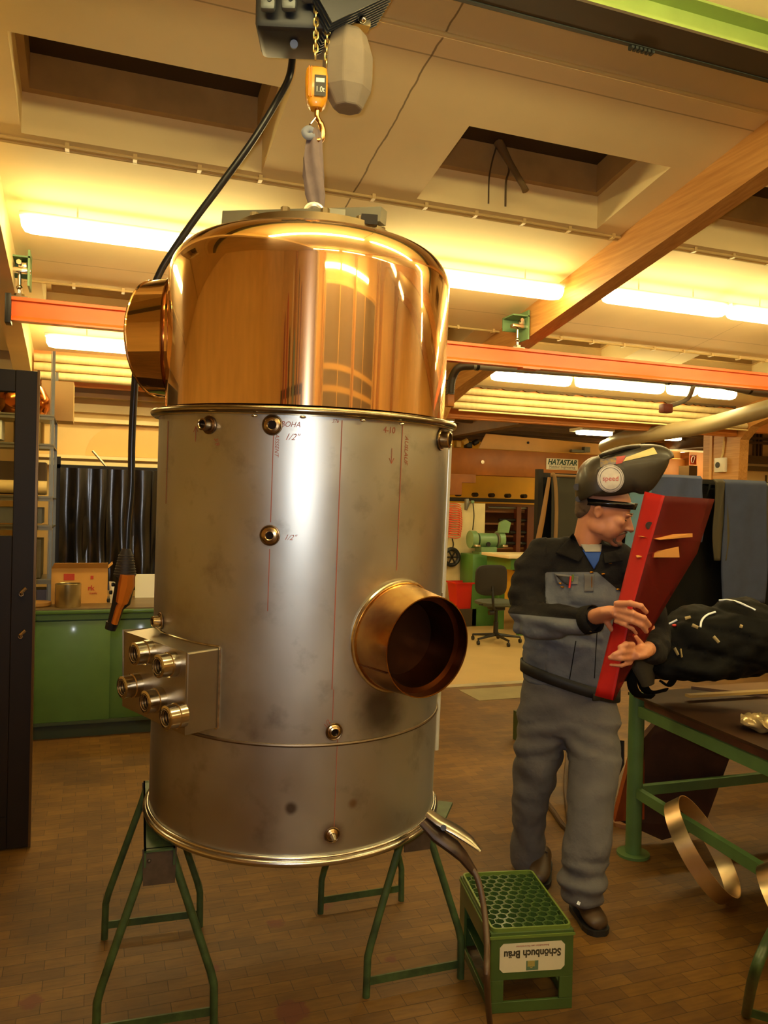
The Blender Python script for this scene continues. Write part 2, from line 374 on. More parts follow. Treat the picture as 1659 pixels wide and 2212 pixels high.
# ------------------------------------------------------------------ glulam portal frames
def frame(x, label, m_=None):
    w = .13; x0 = x-w/2
    P = [(-4.98, 0), (-4.98, zc(-5)+.01), (7.74, zc(7.74)+.01), (7.72, 0), (7.5, 0), (7.17, 2.03), (7.155, 2.46), (7.0, 2.6), (6.6, zc(6.6, 3.865)), (-4.0, zc(-4.0, 3.865)), (-4.45, 4.2), (-4.5, 0)]
    mb = MB(); mb.prism([(x0, y, z) for y, z in P], (w, 0, 0))
    o = struct('beam', mb, m_ or GLULAM, smooth=0); o['label'] = label; return o
frame(-.56, 'glulam portal frame at the left edge of the picture', mat('pale_timber', (232, 206, 150), .6, var=.06, scale=3))  # this frame is coloured paler than the others
frame(3.16, 'glulam portal frame slanting across the ceiling right of the kettle')
frame(6.97, 'glulam portal frame with post and knee behind the backpack')
frame(10.7, 'glulam portal frame furthest to the right')
mb = MB(); mb.boxc(-.5, 3.1, 7.2, 7.3, 2.56, 2.9); mb.boxc(3.22, 6.9, 7.2, 7.3, 2.5, 2.9); mb.boxc(7.03, 13, 7.2, 7.3, 2.56, 2.9)
struct('beam', mb, mat('orange_stained_beam', (206, 128, 52), .5, var=.2, scale=3, stretch=(.6, 6, 6)), smooth=0)
# torn insulation fringe above the pipes
mb = MB(); random.seed(3)
pts = []
n = 90
for i in range(n+1):
    x = 3.25+3.6*i/n; pts.append((x, 7.17, zc(7.17)-.012-.022*random.random()))
top = [(6.85, 7.17, zc(7.17)+.005), (3.25, 7.17, zc(7.17)+.005)]
mb.prism(pts+top, (0, .02, 0)); struct('trim_5', mb, mat('torn_insulation_edge', (96, 74, 44), .8), smooth=0)

# ------------------------------------------------------------------ conduits on the ceiling
def conduit(Y, label, col, offs, r=.009, x0=-4.5, x1=10.9, clips=True):
    t = thing('cable_conduit', (x0, Y, zc(Y)), label, 'conduit')
    mb = MB()
    for dy, dz in offs: mb.cyl((x0, Y+dy, zc(Y+dy)-dz), (x1, Y+dy, zc(Y+dy)-dz), r, 8)
    obj('tube', mb, col, t)
    if clips:
        x = max(x0, -.9)+.1
        while x < min(x1, 6):
            mb = MB(); mb.boxc(x-.01, x+.01, Y-.014, Y+.042, zc(Y)-.027, zc(Y)+.002); obj('clip', mb, col, t); x += .32
CONDM = mat('ceiling_tinted_conduit', (206, 178, 118), .5)
conduit(4.25, 'pair of thin cream conduits clipped along the ceiling under the skylights', CONDM, ((0, .014), (.03, .014)))
conduit(3.03, 'single cream conduit running across the ceiling near the green crane girder', mat('cream_conduit', (238, 214, 150), .4), ((0, .012),), .011, clips=False)
conduit(5.84, 'cream conduit along the ceiling above the orange crane rail', CONDM, ((0, .014),), clips=True)
# drop with cables inside the second skylight
t = thing('hanging_cable_drop', (2.15, 4.16, 3.4), 'dirty cables and a rod hanging inside the skylight right of the hoist', 'cable')
for x, r_ in ((2.1, .005), (2.21, .006)):
    mb = MB(); mb.tube(spline([(2.16, 4.16, 3.72), (x+.02, 4.14, 3.6), (x, 4.13, 3.5), (x, 4.13, 3.36)]), r_, 8); obj('cable', mb, mat('grimy_cable', (90, 70, 40), .6), t)
mb = MB(); mb.tube([(2.17, 4.16, 3.74), (2.22, 4.12, 3.62), (2.28, 4.05, 3.46), (2.29, 4.04, 3.43)], [.03, .02, .017, .02], 10); obj('rod', mb, mat('grimy_rod', (120, 96, 60), .5), t)

# ------------------------------------------------------------------ fluorescent lamps
GLOW = emis('fluorescent_diffuser_glow', LAMP_COL, LAMP_STRENGTH)
GLOW2 = emis('boosted_fluorescent_glow', LAMP_COL, LAMP_STRENGTH*1.35)  # near lamps raised in strength to brighten the upper ceiling
def lamp(x0, x1, Y, z, label, group, gear=True):
    t = thing('fluorescent_lamp', ((x0+x1)/2, Y, z), label, 'lamp', group)
    mb = MB(); mb.boxc(x0, x1, Y-.04, Y+.04, z, z+.03, bev=.008); obj('housing', mb, WHITE, t)
    mb = MB(); sec = [(-.042, .004), (-.068, -.012), (-.068, -.04), (-.045, -.072), (0, -.082), (.045, -.072), (.068, -.04), (.068, -.012), (.042, .004)]
    rs = []
    for x, s_ in ((x0+.012, .55), (x0+.03, .9), (x0+.07, 1), (x1-.07, 1), (x1-.03, .9), (x1-.012, .55)):
        rs.append([Vector((x, Y+a*s_, z+b*s_)) for a, b in sec])
    mb.rings(rs); obj('diffuser', mb, GLOW if gear else GLOW2, t)
    for x in (x0+.3, x1-.3):
        mb = MB(); mb.cyl((x, Y, z+.028), (x, Y, zc(Y)), .005, 6); obj('hanger', mb, WHITE, t)
G1 = 'fluorescent lamps on the ceiling in front of the orange rail'; G2 = 'fluorescent lamps behind the orange rail'
z1 = zc(4.83)-.1
lamp(-.42, 1.02, 4.83, z1, 'fluorescent lamp left of the copper hood, upper of the two there', G1)
lamp(1.6, 3.05, 4.83, z1, 'fluorescent lamp right of the copper hood, ending at the slanting wooden frame', G1)
lamp(3.32, 4.4, 4.74, z1, 'fluorescent lamp just right of the slanting wooden frame', G1)
lamp(4.43, 5.5, 4.74, z1, 'fluorescent lamp cut by the right edge of the picture', G1)
z2 = zc(6.5)-.1
lamp(-.38, 1.0, 6.6, zc(6.6)-.1, 'fluorescent lamp at left below the orange rail', G2)
lamp(3.37, 4.22, 6.5, z2, 'leftmost of the four lamps in line below the orange rail at right', G2)
lamp(4.26, 5.27, 6.48, z2, 'second lamp of the line below the orange rail at right', G2)
lamp(5.31, 5.66, 6.46, z2, 'short bright lamp below the orange rail left of the grey pipe bracket', G2)
lamp(5.7, 6.15, 6.46, z2, 'last lamp of the line below the orange rail, above the thick pipe', G2)
GLOW3 = emis('bright_annex_glow', LAMP_COL, LAMP_STRENGTH*2.6)
def annex_lamp(x0, x1, Y, label):
    t = thing('fluorescent_lamp', ((x0+x1)/2, Y, 2.6), label, 'lamp', 'fluorescent lamps in the far annex')
    mb = MB(); mb.boxc(x0, x1, Y-.1, Y+.2, 2.62, 2.66); obj('housing', mb, WHITE, t)
    mb = MB(); mb.boxc(x0, x1, Y-.06, Y+.06, 2.575, 2.62, bev=.015); obj('diffuser', mb, GLOW3, t)
annex_lamp(5.72, 6.2, 8.62, 'small far lamp above the brown press beam')
annex_lamp(6.93, 7.32, 8.66, 'small far lamp right of the welding helmet')
annex_lamp(8.3, 9.6, 10.8, 'far annex lamp added out of sight behind the wooden frame')  # this and the following unseen lamps are added to brighten the annex
annex_lamp(8.75, 9.9, 9.3, 'annex lamp added out of sight behind the wall beyond the socket post')
annex_lamp(10.1, 11.4, 9.3, 'annex lamp added out of sight behind the wall at the right edge')
annex_lamp(3.4, 4.3, 10.6, 'far annex lamp added out of sight behind the kettle, the further one')
annex_lamp(3.2, 3.95, 8.6, 'far annex lamp added out of sight behind the kettle, the nearer one')
# lamps overhead and behind the camera: they light the hall and shine on the copper
G3 = 'fluorescent lamps over the near part of the hall'
for x0, x1, Y, l in ((-2.2, -.8, 4.83, 'lamp left of the first frame, out of the picture'), (-.3, 1.2, 1.7, 'overhead lamp above the camera, left'), (1.3, 2.8, 1.7, 'overhead lamp above the camera, right'),
                     (3.4, 4.9, 1.7, 'overhead lamp above the bench side'), (-.4, 1.1, -1.9, 'overhead lamp behind the camera, left'), (1.3, 2.8, -1.9, 'overhead lamp behind the camera, middle'), (3.4, 4.9, -1.9, 'overhead lamp behind the camera, right'), (6.2, 7.6, 4.8, 'lamp right of the last seen frame'), (5.1, 6.6, 1.7, 'overhead lamp far right of the camera'), (5.1, 6.6, -1.9, 'overhead lamp behind the camera, far right'), (7.3, 8.8, -1.9, 'overhead lamp behind the camera, furthest right'), (7.3, 8.8, 1.7, 'overhead lamp furthest right of the camera')):
    lamp(x0, x1, Y, zc(Y)-(.12 if Y > 4 else .36), l, G3, gear=Y > 4)
for x0, x1, l in ((.1, 1.5, 'left'), (1.6, 3.0, 'middle'), (3.1, 4.5, 'right')):
    lamp(x0, x1, -4.3, 3.9, 'lamp above the dark gate behind the camera, '+l, G3, gear=False)
# ------------------------------------------------------------------ orange crane rail
t = thing('crane_rail', (2.5, 5.4, 2.7), 'orange painted crane rail running across the hall behind the kettle', 'rail')
mb = MB()
prof = [(-.03, .145), (.03, .145), (.03, .13), (.012, .12), (.012, .035), (.04, .02), (.04, 0), (-.04, 0), (-.04, .02), (-.012, .035), (-.012, .12), (-.03, .13)]
prof = [(-.035, .145), (.035, .145), (.035, .125), (.02, .12), (.02, .03), (.035, .022), (.035, 0), (-.035, 0), (-.035, .012), (-.02, .03), (-.02, .12), (-.035, .125)]
mb.prism([(-.5, 5.4+a, 2.69+b) for a, b in prof], (9.5, 0, 0)); obj('profile', mb, ORANGE, t, smooth=0)
mb = MB(); mb.boxc(-.535, -.5, 5.35, 5.45, 2.67, 2.85, bev=.004); obj('end_cap', mb, DARK, t)
mb = MB(); mb.boxc(3.05, 3.2, 5.355, 5.445, 2.682, 2.69); obj('joint_plate', mb, ORANGE, t)
def hanger(x, label):
    t = thing('rail_hanger', (x, 5.42, 2.84), label, 'bracket', 'hangers of the orange rail')
    top = zc(5.4, 3.9)+.02
    mb = MB(); mb.boxc(x+.05, x+.062, 5.33, 5.5, 2.9, 3.12); mb.boxc(x-.08, x+.062, 5.33, 5.5, 3.07, 3.08); mb.boxc(x-.08, x+.06, 5.49, 5.5, 2.98, 3.08); obj('bracket', mb, LGREEN, t)
    mb = MB(); mb.box((x, 5.38, 3.0), (.13, .05, .03), bev=.006); mb.box((x+.02, 5.38, 3.03), (.05, .04, .04), bev=.006); mb.cyl((x, 5.345, 3.04), (x, 5.33, 3.04), .016, 6); obj('clamp', mb, SHINY, t)
    mb = MB(); mb.cyl((x, 5.4, 2.84), (x, 5.4, 3.0), .011, 10); mb.ball((x, 5.4, 2.9), .018); obj('rod', mb, SHINY, t)
    mb = MB(); mb.cyl((x, 5.4, 2.835), (x, 5.4, 2.86), .03, 6); mb.boxc(x-.05, x+.05, 5.37, 5.43, 2.833, 2.842); obj('nut', mb, SHINY, t)
    return t
hanger(-.46, 'green and steel bracket holding the left end of the orange rail')
hanger(3.02, 'green and steel bracket holding the orange rail at the slanting wooden frame')
# insulated pipes
INS = mat('cream_pipe_insulation', (206, 184, 132), .5, var=.1, scale=7, bump=.5, stretch=(3, 1, 1))
for k, (z, l) in enumerate(((2.785, 'top'), (2.712, 'middle'), (2.64, 'bottom'))):
    for x0, x1, s_ in ((-.48, 3.05, 'left'), (3.25, 6.88, 'right')):
        if k == 0 and s_ == 'right': z_ = z
        mb = MB(); n = 60; rr = [.033+.002*random.random() for _ in range(n+1)]
        mb.tube([(x0+(x1-x0)*i/n, 7.05, z-.035) for i in range(n+1)], rr, 12)
        obj('insulated_pipe', mb, INS, None, '%s of the three cream insulated pipes in the %s bay' % (l, 'left' if s_ == 'left' else 'middle'), 'pipe', 'insulated pipes along the eaves')
mb = MB(); mb.cyl((3.3, 7.02, 2.555), (6.88, 7.02, 2.555), .008, 8)
obj('thin_conduit', mb, mat('cream_conduit', (238, 214, 150)), None, 'thin pale conduit running below the insulated pipes', 'conduit')
# grey extraction duct
t = thing('extraction_duct', (2.7, 5.75, 2.5), 'grey plastic extraction pipe running below the orange rail', 'duct')
mb = MB(); mb.tube([(2.78, 5.72, 2.735), (4.0, 5.72, 2.758), (5.3, 5.72, 2.765), (5.7, 5.72, 2.75), (6.9, 5.72, 2.74)], [.03, .03, .032, .055, .07], 20); obj('pipe', mb, GREYP, t)
mb = MB(); mb.tube(spline([(2.62, 5.74, 2.5), (2.63, 5.73, 2.62), (2.68, 5.72, 2.71), (2.8, 5.72, 2.737)], 5), .032, 16)
for k in range(7): mb.torus((2.621+.001*k, 5.74, 2.5+.018*k), .031, .005, seg=16, s2=6)
obj('flexible_elbow', mb, mat('dark_ribbed_hose', (58, 50, 38), .5), t)
mb = MB(); mb.boxc(2.59, 2.65, 5.71, 5.77, 2.4, 2.5, bev=.01); obj('gate_valve', mb, RUST, t)
for x in (2.84, 4.7, 5.6, 5.95):
    mb = MB(); mb.cyl((x-.012, 5.72, 2.737 if x < 3 else 2.76), (x+.012, 5.72, 2.737 if x < 3 else 2.76), .036+.02*(x > 5), 20); obj('collar', mb, DARK, t)
mb = MB(); mb.tube(spline([(6.3, 5.76, 2.72), (6.15, 6.25, 2.62), (5.95, 6.7, 2.52), (5.75, 7.2, 2.47), (5.75, 7.7, 2.46), (5.9, 8.3, 2.4)], 6), [.085]*31, 24); obj('branch_pipe', mb, mat('beige_duct_pipe', (150, 134, 100), .4), t)
mb = MB(); mb.tube(spline([(4.98, 5.72, 2.74), (4.93, 5.74, 2.62), (4.78, 5.8, 2.55)], 5), .02, 10); obj('outlet', mb, GREYP, t)
mb = MB(); mb.boxc(4.7, 4.8, 5.76, 5.84, 2.49, 2.57, bev=.012); obj('slide_gate', mb, mat('red_brown_plastic', (120, 50, 26), .5), t)

# ------------------------------------------------------------------ crane girder and hoist
t = thing('crane_girder', (1.5, 2.62, 3.5), 'light green crane girder crossing the upper right corner', 'beam')
mb = MB(); prof = [(-.07, 0), (.07, 0), (.07, .012), (.006, .02), (.006, .115), (.07, .12), (.07, .13), (-.07, .13), (-.07, .12), (-.006, .115), (-.006, .02), (-.07, .012)]
mb.prism([(-3, 2.62+a, 3.5+b) for a, b in prof], (9, 0, 0)); obj('profile', mb, mat('bright_green_girder_paint', (140, 164, 84), .45, var=.1), t, smooth=0)
mb = MB(); mb.boxc(-3, 6, 2.548, 2.692, 3.488, 3.499); obj('flange_shade', mb, mat('flange_shade_brown', (58, 44, 28), .6), t, smooth=0)  # dark plate stands in for the shade under the green flange
mb = MB(); mb.boxc(-3, 6, 2.695, 2.715, 3.485, 3.505)
for k in range(6): mb.boxc(2.0+.02*k, 2.012+.02*k, 2.7, 2.725, 3.475, 3.49)
obj('power_track', mb, mat('dark_track', (44, 50, 46), .5), t, smooth=0)
HB = mat('blue_grey_cast_housing', (92, 98, 100), .4, .2, var=.15); HD = mat('dark_blue_housing', (34, 38, 46), .45)
t = thing('chain_hoist', (.66, 2.6, 3.12), 'blue-grey electric chain hoist hanging above the kettle', 'hoist')
R = Matrix.Rotation(radians(-18), 3, 'Z')
def hb(c, d, b=.01, r_=R): 
    mb = MB(); mb.box(c, d, bev=b, rot=r_); return mb
mb = hb((.625, 2.69, 3.245), (.27, .2, .14), .022); obj('gear_housing', mb, HD, t)
mb = hb((.6, 2.66, 3.35), (.22, .16, .12), .03)
obj('upper_housing', mb, HB, t)
for k, (x, z) in enumerate(((.5, 3.235), (.565, 3.24), (.625, 3.27))):
    mb = MB(); c = Vector((x, 2.59-.02*k, z+.03)); mb.box(c, (.05, .03, .12), bev=.012, rot=R)
    mb.cyl(c+Vector((.002, -.016, -.03)), c+Vector((-.001, -.022, -.03)), .008, 12); obj('cast_lug', mb, HB, t)
mb = MB()
M0 = Matrix.Rotation(radians(-35), 3, 'Y')
for k in range(11):
    mb.box(Vector((.76, 2.6, 3.3))+Vector((0, -.1+.02*k, 0)), (.27, .006, .15), rot=M0)
mb.box((.76, 2.6, 3.3), (.25, .19, .12), rot=M0); obj('finned_motor', mb, HD, t)
mb = hb((.66, 2.62, 3.44), (.3, .14, .12), .01); obj('trolley', mb, HD, t)
for x in (.55, .77):
    for y in (2.56, 2.68):
        mb = MB(); mb.cyl((x, y-.01, 3.53), (x, y+.01, 3.53), .03, 20); obj('wheel', mb, DARK, t)
# chain bag
BAG = mat('worn_grey_canvas', (120, 108, 92), .8, var=.12, scale=9)
mb = MB()
secs = [(3.205, .05, .05), (3.19, .066, .06), (3.12, .088, .078), (3.04, .088, .076), (3.005, .084, .072), (2.945, .05, .045)]
rs = []
for z, a, b in secs:
    rs.append([Vector((.778+a*cos(q)*(1 if abs(cos(q)) > .3 else 1)+(.004 if z < 2.95 else 0), 2.6+b*sin(q), z)) for q in [2*pi*(k+.5)/8 for k in range(8)]])
mb.rings(rs); obj('chain_bag', mb, BAG, t, smooth=0, bevel=.006)
mb = MB(); mb.boxc(.7, .85, 2.58, 2.62, 3.23, 3.25); mb.ball((.815, 2.56, 3.235), .012); obj('bag_bracket', mb, SHINY, t)
CH = mat('zinc_chain', (196, 176, 120), .3, 1)
def chain(x, y, z0, z1, name='chain'):
    mb = MB(); z = z1; k = 0
    while z > z0:
        a = R if k % 2 else Matrix.Rotation(radians(72), 3, 'Z')
        pts = []
        for q in range(12):
            an = 2*pi*q/12; pts.append(Vector((x, y, z)) + a @ Vector((.0075*cos(an), 0, .0115*sin(an)+(.004 if sin(an) > 0 else -.004))))
        mb.tube(pts, .0032, 6, closed=True); z -= .0215; k += 1
    obj(name, mb, CH, t)
chain(.652, 2.55, 3.055, 3.29); chain(.698, 2.575, 3.05, 3.2)
# hook block
YB = mat('yellow_hook_block', (214, 146, 24), .4, coat=.3, var=.08)
t2 = thing('hook_block', (.672, 2.6, 2.93), 'yellow hook block marked 1.0t on the two chain strands', 'hook')
mb = MB(); R2 = Matrix.Rotation(radians(-14), 3, 'Z')
sec = [(3.058, .026, .02), (3.05, .036, .03), (3.025, .039, .034), (2.96, .037, .034), (2.935, .03, .028), (2.925, .02, .02)]
rs = []
for z, a, b in sec: rs.append([Vector((.672, 2.6, z)) + R2 @ Vector((a*abs(cos(q))**.6*(1 if cos(q) > 0 else -1), b*abs(sin(q))**.6*(1 if sin(q) > 0 else -1), 0)) for q in [2*pi*k/24 for k in range(24)]])
mb.rings(rs); obj('block_body', mb, YB, t2)
Ml = basis(R2 @ Vector((1, 0, 0)), (0, 0, 1), R2 @ Vector((0, -1, 0)), Vector((.672, 2.6, 2.985)) + R2 @ Vector((.011, -.0355, 0)))
mb = MB(); mb.boxc(-.019, .019, -.033, .036, -.001, .001, Ml); lb = obj('load_plate', mb, DARK, t2)
mb = MB(); mb.text('1.0t', .026, Ml @ Matrix.Translation((0, -.012, .0015)), .0003, sx=.75); mb.boxc(-.014, .014, .012, .026, .001, .0015, Ml)
obj('load_marking', mb, PAPER, lb, smooth=0)
for s_ in (-.026, -.018):
    mb = MB(); mb.tube([Vector((.672, 2.6, 3.05))+R2 @ Vector((s_, -.0335, 0)), Vector((.672, 2.6, 2.95))+R2 @ Vector((s_, -.0335, 0))], .0022, 8); obj('guide_rib', mb, mat('orange_rib', (226, 120, 10), .4), t2)
mb = MB(); hk = [(0, 2.93), (0, 2.9), (.012, 2.88), (.02, 2.855), (.016, 2.83), (0, 2.82), (-.016, 2.828), (-.021, 2.845), (-.022, 2.86)]
mb.tube(spline([Vector((.676+a, 2.6, z)) for a, z in hk], 5), [.009]*10+[.011]*20+[.008]*11, 12); obj('hook', mb, mat('forged_steel_hook', (190, 140, 90), .25, 1), t2)
mb = MB(); mb.bar((.668, 2.6, 2.895), (.65, 2.595, 2.868), .012, .003); obj('safety_latch', mb, SHINY, t2)
# sling
SL = mat('grey_purple_sling', (112, 96, 92), .85, var=.15, scale=20, bump=.3)
mb = MB()
secs = [(2.855, .008, .014, -.0), (2.845, .017, .014, -.004), (2.82, .02, .012, -.004), (2.79, .023, .011, -.007), (2.76, .026, .011, -.008), (2.7, .028, .01, -.003), (2.64, .026, .009, .004), (2.6, .02, .01, .008), (2.572, .017, .01, .01)]
rs = []
for z, a, b, dx in secs:
    rs.append([Vector((.672+dx, 2.6, z)) + R2 @ Vector((1.22*a*cos(q)*(1+.12*sin(5*q+z*30)), b*sin(q)*(1+.55*cos(4*q+z*18)), 0)) for q in [2*pi*k/40 for k in range(40)]])
mb.rings(rs)
t3 = thing('lifting_sling', (.672, 2.6, 2.57), 'grey webbing sling between the hook and the top of the copper hood', 'sling')
obj('webbing', mb, SL, t3)
mb = MB(); mb.tube(spline([(.66, 2.59, 2.845), (.645, 2.59, 2.85), (.632, 2.59, 2.838), (.64, 2.59, 2.825), (.665, 2.59, 2.83)], 5), [(.012, .009)]*21, 10); obj('loop', mb, mat('blue_grey_webbing', (120, 124, 136), .8), t3)
# pendant cable and control
t4 = thing('pendant_control', (.1, 2.95, 1.14), 'orange and black pendant control hanging on a thick black cable left of the kettle', 'controller')
cpts = [(.6, 2.66, 3.14), (.63, 2.72, 3.1), (.645, 2.9, 3.17)]
cpts = [(.605, 2.66, 3.16), at(633, 110, 2.98), at(625, 165, 2.99), at(600, 215, 3.0), at(545, 305, 3.0), at(480, 395, 3.0), at(420, 475, 3.0), at(375, 540, 3.0), at(345, 590, 3.0), at(318, 660, 3.0), at(298, 750, 3.0), at(290, 850, 3.0), at(285, 950, 3.0), at(283, 1050, 3.0), at(276, 1130, 3.0), at(273, 1200, 3.0)]
mb = MB(); mb.tube(spline(cpts, 6), .0135, 14); obj('cable', mb, mat('black_cable_sheath', (30, 30, 32), .28), t4)
mb = MB(); ax = [at(273, 1185, 3.0), at(272, 1200, 3.0), at(270, 1240, 3.0), at(268, 1248, 3.0)]
mb.tube(ax, [.016, .026, .04, .036], 16)
for k in range(8):
    f = k/7; p = ax[1].lerp(ax[2], f); mb.torus(p, .025+.014*f, .0035, seg=16, s2=6)
obj('rubber_boot', mb, mat('brown_black_rubber', (52, 42, 30), .6), t4)
mb = MB(); ax = [at(271, 1240, 3.0), at(270, 1262, 3.0), at(262, 1300, 3.0), at(254, 1312, 3.0), at(243, 1350, 3.0)]
mb.tube(ax, [(.034, .04), (.036, .05), (.034, .044), (.024, .03), (.02, .026)], 8); obj('shell', mb, BLACK, t4)
ORG = mat('orange_control_plastic', (196, 104, 20), .4, var=.1)
mb = MB(); off = -FW*.03 + RT*.008
mb.tube([p + off for p in (at(276, 1240, 3.0), at(274, 1262, 3.0), at(264, 1300, 3.0))], [(.026, .034), (.03, .042), (.022, .034)], 8)
obj('orange_cover', mb, ORG, t4)
mb = MB(); mb.tube([p + off*.9 for p in (at(264, 1300, 3.0), at(258, 1312, 3.0), at(248, 1345, 3.0))], [(.016, .024), (.013, .022), (.012, .02)], 8); obj('grip_cover', mb, ORG, t4)
mb = MB(); mb.tube([at(243, 1345, 3.0), at(238, 1360, 3.0)], [.024, .02], 10); obj('end_cap', mb, BLACK, t4)
for k in range(3):
    p = at(268-5*k, 1262+17*k, 3.0)-RT*.034-FW*.01; mb = MB(); mb.cyl(p, p-RT*.008, .008, 12); obj('push_button', mb, BLACK, t4)
# ------------------------------------------------------------------ the copper and steel kettle
def steel_mat():
    nt = STEEL.node_tree; L = nt.links; b = nt.nodes['Principled BSDF']
    tc = nt.nodes.new('ShaderNodeTexCoord'); src = b.inputs['Base Color'].links[0].from_socket; last = src
    def mixin(fac, col):
        nonlocal last
        mm = nt.nodes.new('ShaderNodeMix'); mm.data_type = 'RGBA'; L.new(fac, mm.inputs[0]); L.new(last, mm.inputs[6]); mm.inputs[7].default_value = (*lin(col), 1); last = mm.outputs[2]
    n = nt.nodes.new('ShaderNodeTexNoise'); n.inputs['Scale'].default_value = 9; n.inputs['Detail'].default_value = 7; n.inputs['Roughness'].default_value = .6
    L.new(tc.outputs['Object'], n.inputs['Vector'])
    r = nt.nodes.new('ShaderNodeMapRange'); r.inputs[1].default_value = .56; r.inputs[2].default_value = .74; r.inputs[3].default_value = 0; r.inputs[4].default_value = .4; L.new(n.outputs[0], r.inputs[0])
    mixin(r.outputs[0], (104, 92, 80))
    # heat tint and smoke stains: point, radius, colour
    for (ph, z, rad, col, amt) in ((31, .42, .11, (60, 46, 38), .75), (-11.4, .933, .036, (128, 96, 50), .8), (-11.6, 1.244, .036, (128, 96, 50), .7), (-35.4, 1.244, .034, (120, 90, 50), .6),
                                   (12.9, .378, .036, (128, 92, 50), .7), (13.6, .076, .045, (110, 74, 40), .8), (36, .66, .2, (150, 116, 70), .6), (-1, .16, .022, (70, 50, 34), .8), (21, .16, .022, (130, 96, 50), .7), (-50, .5, .3, (120, 98, 70), .5), (61, 1.243, .06, (90, 76, 56), .6)):
        d = nt.nodes.new('ShaderNodeVectorMath'); d.operation = 'DISTANCE'; d.inputs[1].default_value = (.478*sin(radians(ph)), -.478*cos(radians(ph)), z)
        L.new(tc.outputs['Object'], d.inputs[0])
        ad = nt.nodes.new('ShaderNodeMath'); ad.operation = 'MULTIPLY_ADD'; ad.inputs[1].default_value = rad*.9; L.new(n.outputs[0], ad.inputs[0]); L.new(d.outputs['Value'], ad.inputs[2])
        mr = nt.nodes.new('ShaderNodeMapRange'); mr.interpolation_type = 'SMOOTHSTEP'; mr.inputs[1].default_value = rad*.7; mr.inputs[2].default_value = rad*1.5; mr.inputs[3].default_value = amt; mr.inputs[4].default_value = 0
        L.new(ad.outputs[0], mr.inputs[0]); mixin(mr.outputs[0], col)
    L.new(last, b.inputs['Base Color'])
steel_mat()
KO = Vector((.663, 2.669, .6)); kz = Vector((.002, -.045, 1)).normalized(); th = radians(-13.95)
kx = Vector((cos(th), sin(th), 0)); kx = (kx - kz*kx.dot(kz)).normalized(); ky = kz.cross(kx)
K = thing('brewing_kettle', KO, 'large steel and polished copper brewing kettle hanging from the hoist over green trestles', 'kettle')
K.matrix_basis = basis(kx, ky, kz, KO)
RS = .478
def dirv(ph, z=0): return Vector((sin(radians(ph)), -cos(radians(ph)), z))
def kpt(ph, z, r=RS): return Vector((r*sin(radians(ph)), -r*cos(radians(ph)), z))
def kobj(name, mb, mt, parent=None, **k): return obj(name, mb, mt, parent or K, local=True, **k)
mb = MB(); mb.lathe([(RS, .005), (RS, .333), (RS, 1.275)], 160); mb.lathe([(RS-.004, 1.275), (RS-.004, .005)], 160)
mb.lathe([(RS-.004, .005), (RS-.03, .02), (.2, .015), (.001, .01)], 160)
mb.keepn = False; body = kobj('steel_body', mb, STEEL)
mb = MB(); mb.torus((0, 0, .34), RS-.0015, .006, seg=160, s2=8); kobj('weld_seam', mb, mat('dull_seam_steel', (120, 104, 84), .45, 1), body)
mb = MB(); mb.torus((0, 0, 0.002), .486, .0105, seg=160, s2=14); mb.torus((0, 0, .016), .482, .006, seg=160, s2=10)
kobj('bottom_bead', mb, mat('polished_bead_steel', (196, 190, 180), .22, 1))
mb = MB(); mb.torus((0, 0, 1.282), .494, .0105, seg=160, s2=14); mb.lathe([(RS-.002, 1.268), (.492, 1.268), (.492, 1.29), (.46, 1.295)], 160)
rim = kobj('top_bead', mb, mat('tinted_rim_steel', (150, 138, 112), .25, 1, var=.3, scale=12))
# welded droplets along the top bead
for ph in (-17, -1.5, 18, 33):
    mb = MB(); mb.ball(kpt(ph, 1.262+.003*random.random(), .497), (.009, .005, .004)); kobj('weld_spatter', mb, SHINY, rim)
# copper hood
rc = .461; kn = .125; zt = 1.3; zs = 1.72
prof = [(rc, zt), (rc, 1.45), (rc, 1.6), (rc, zs)]
for i in range(1, 15):
    a = pi/2*i/14*.94; prof.append((rc-kn+kn*cos(a), zs+kn*sin(a)))
rl, zl = prof[-1]
for i in range(1, 7): prof.append((rl*(1-i/6*.42), zl+.018*(1-(1-i/6)**2)))
mb = MB(); mb.lathe(prof, 200); hood = kobj('copper_hood', mb, COPPER, smooth=60)
mb = MB(); mb.lathe([(.001, zl+.02), (rl*.6, zl+.018)], 64)
mb.lathe([(.265, zl+.01), (.265, zl+.05), (.2, zl+.052), (.2, zl+.06), (.001, zl+.06)], 80); flange = kobj('manhole_flange', mb, mat('old_flange_steel', (150, 132, 96), .4, 1, var=.2))
for a in range(0, 360, 30):
    mb = MB(); mb.cyl(kpt(a+8, zl+.048, .235), kpt(a+8, zl+.07, .235), .014, 6); kobj('flange_bolt', mb, mat('old_flange_steel', (0, 0, 0)), flange)
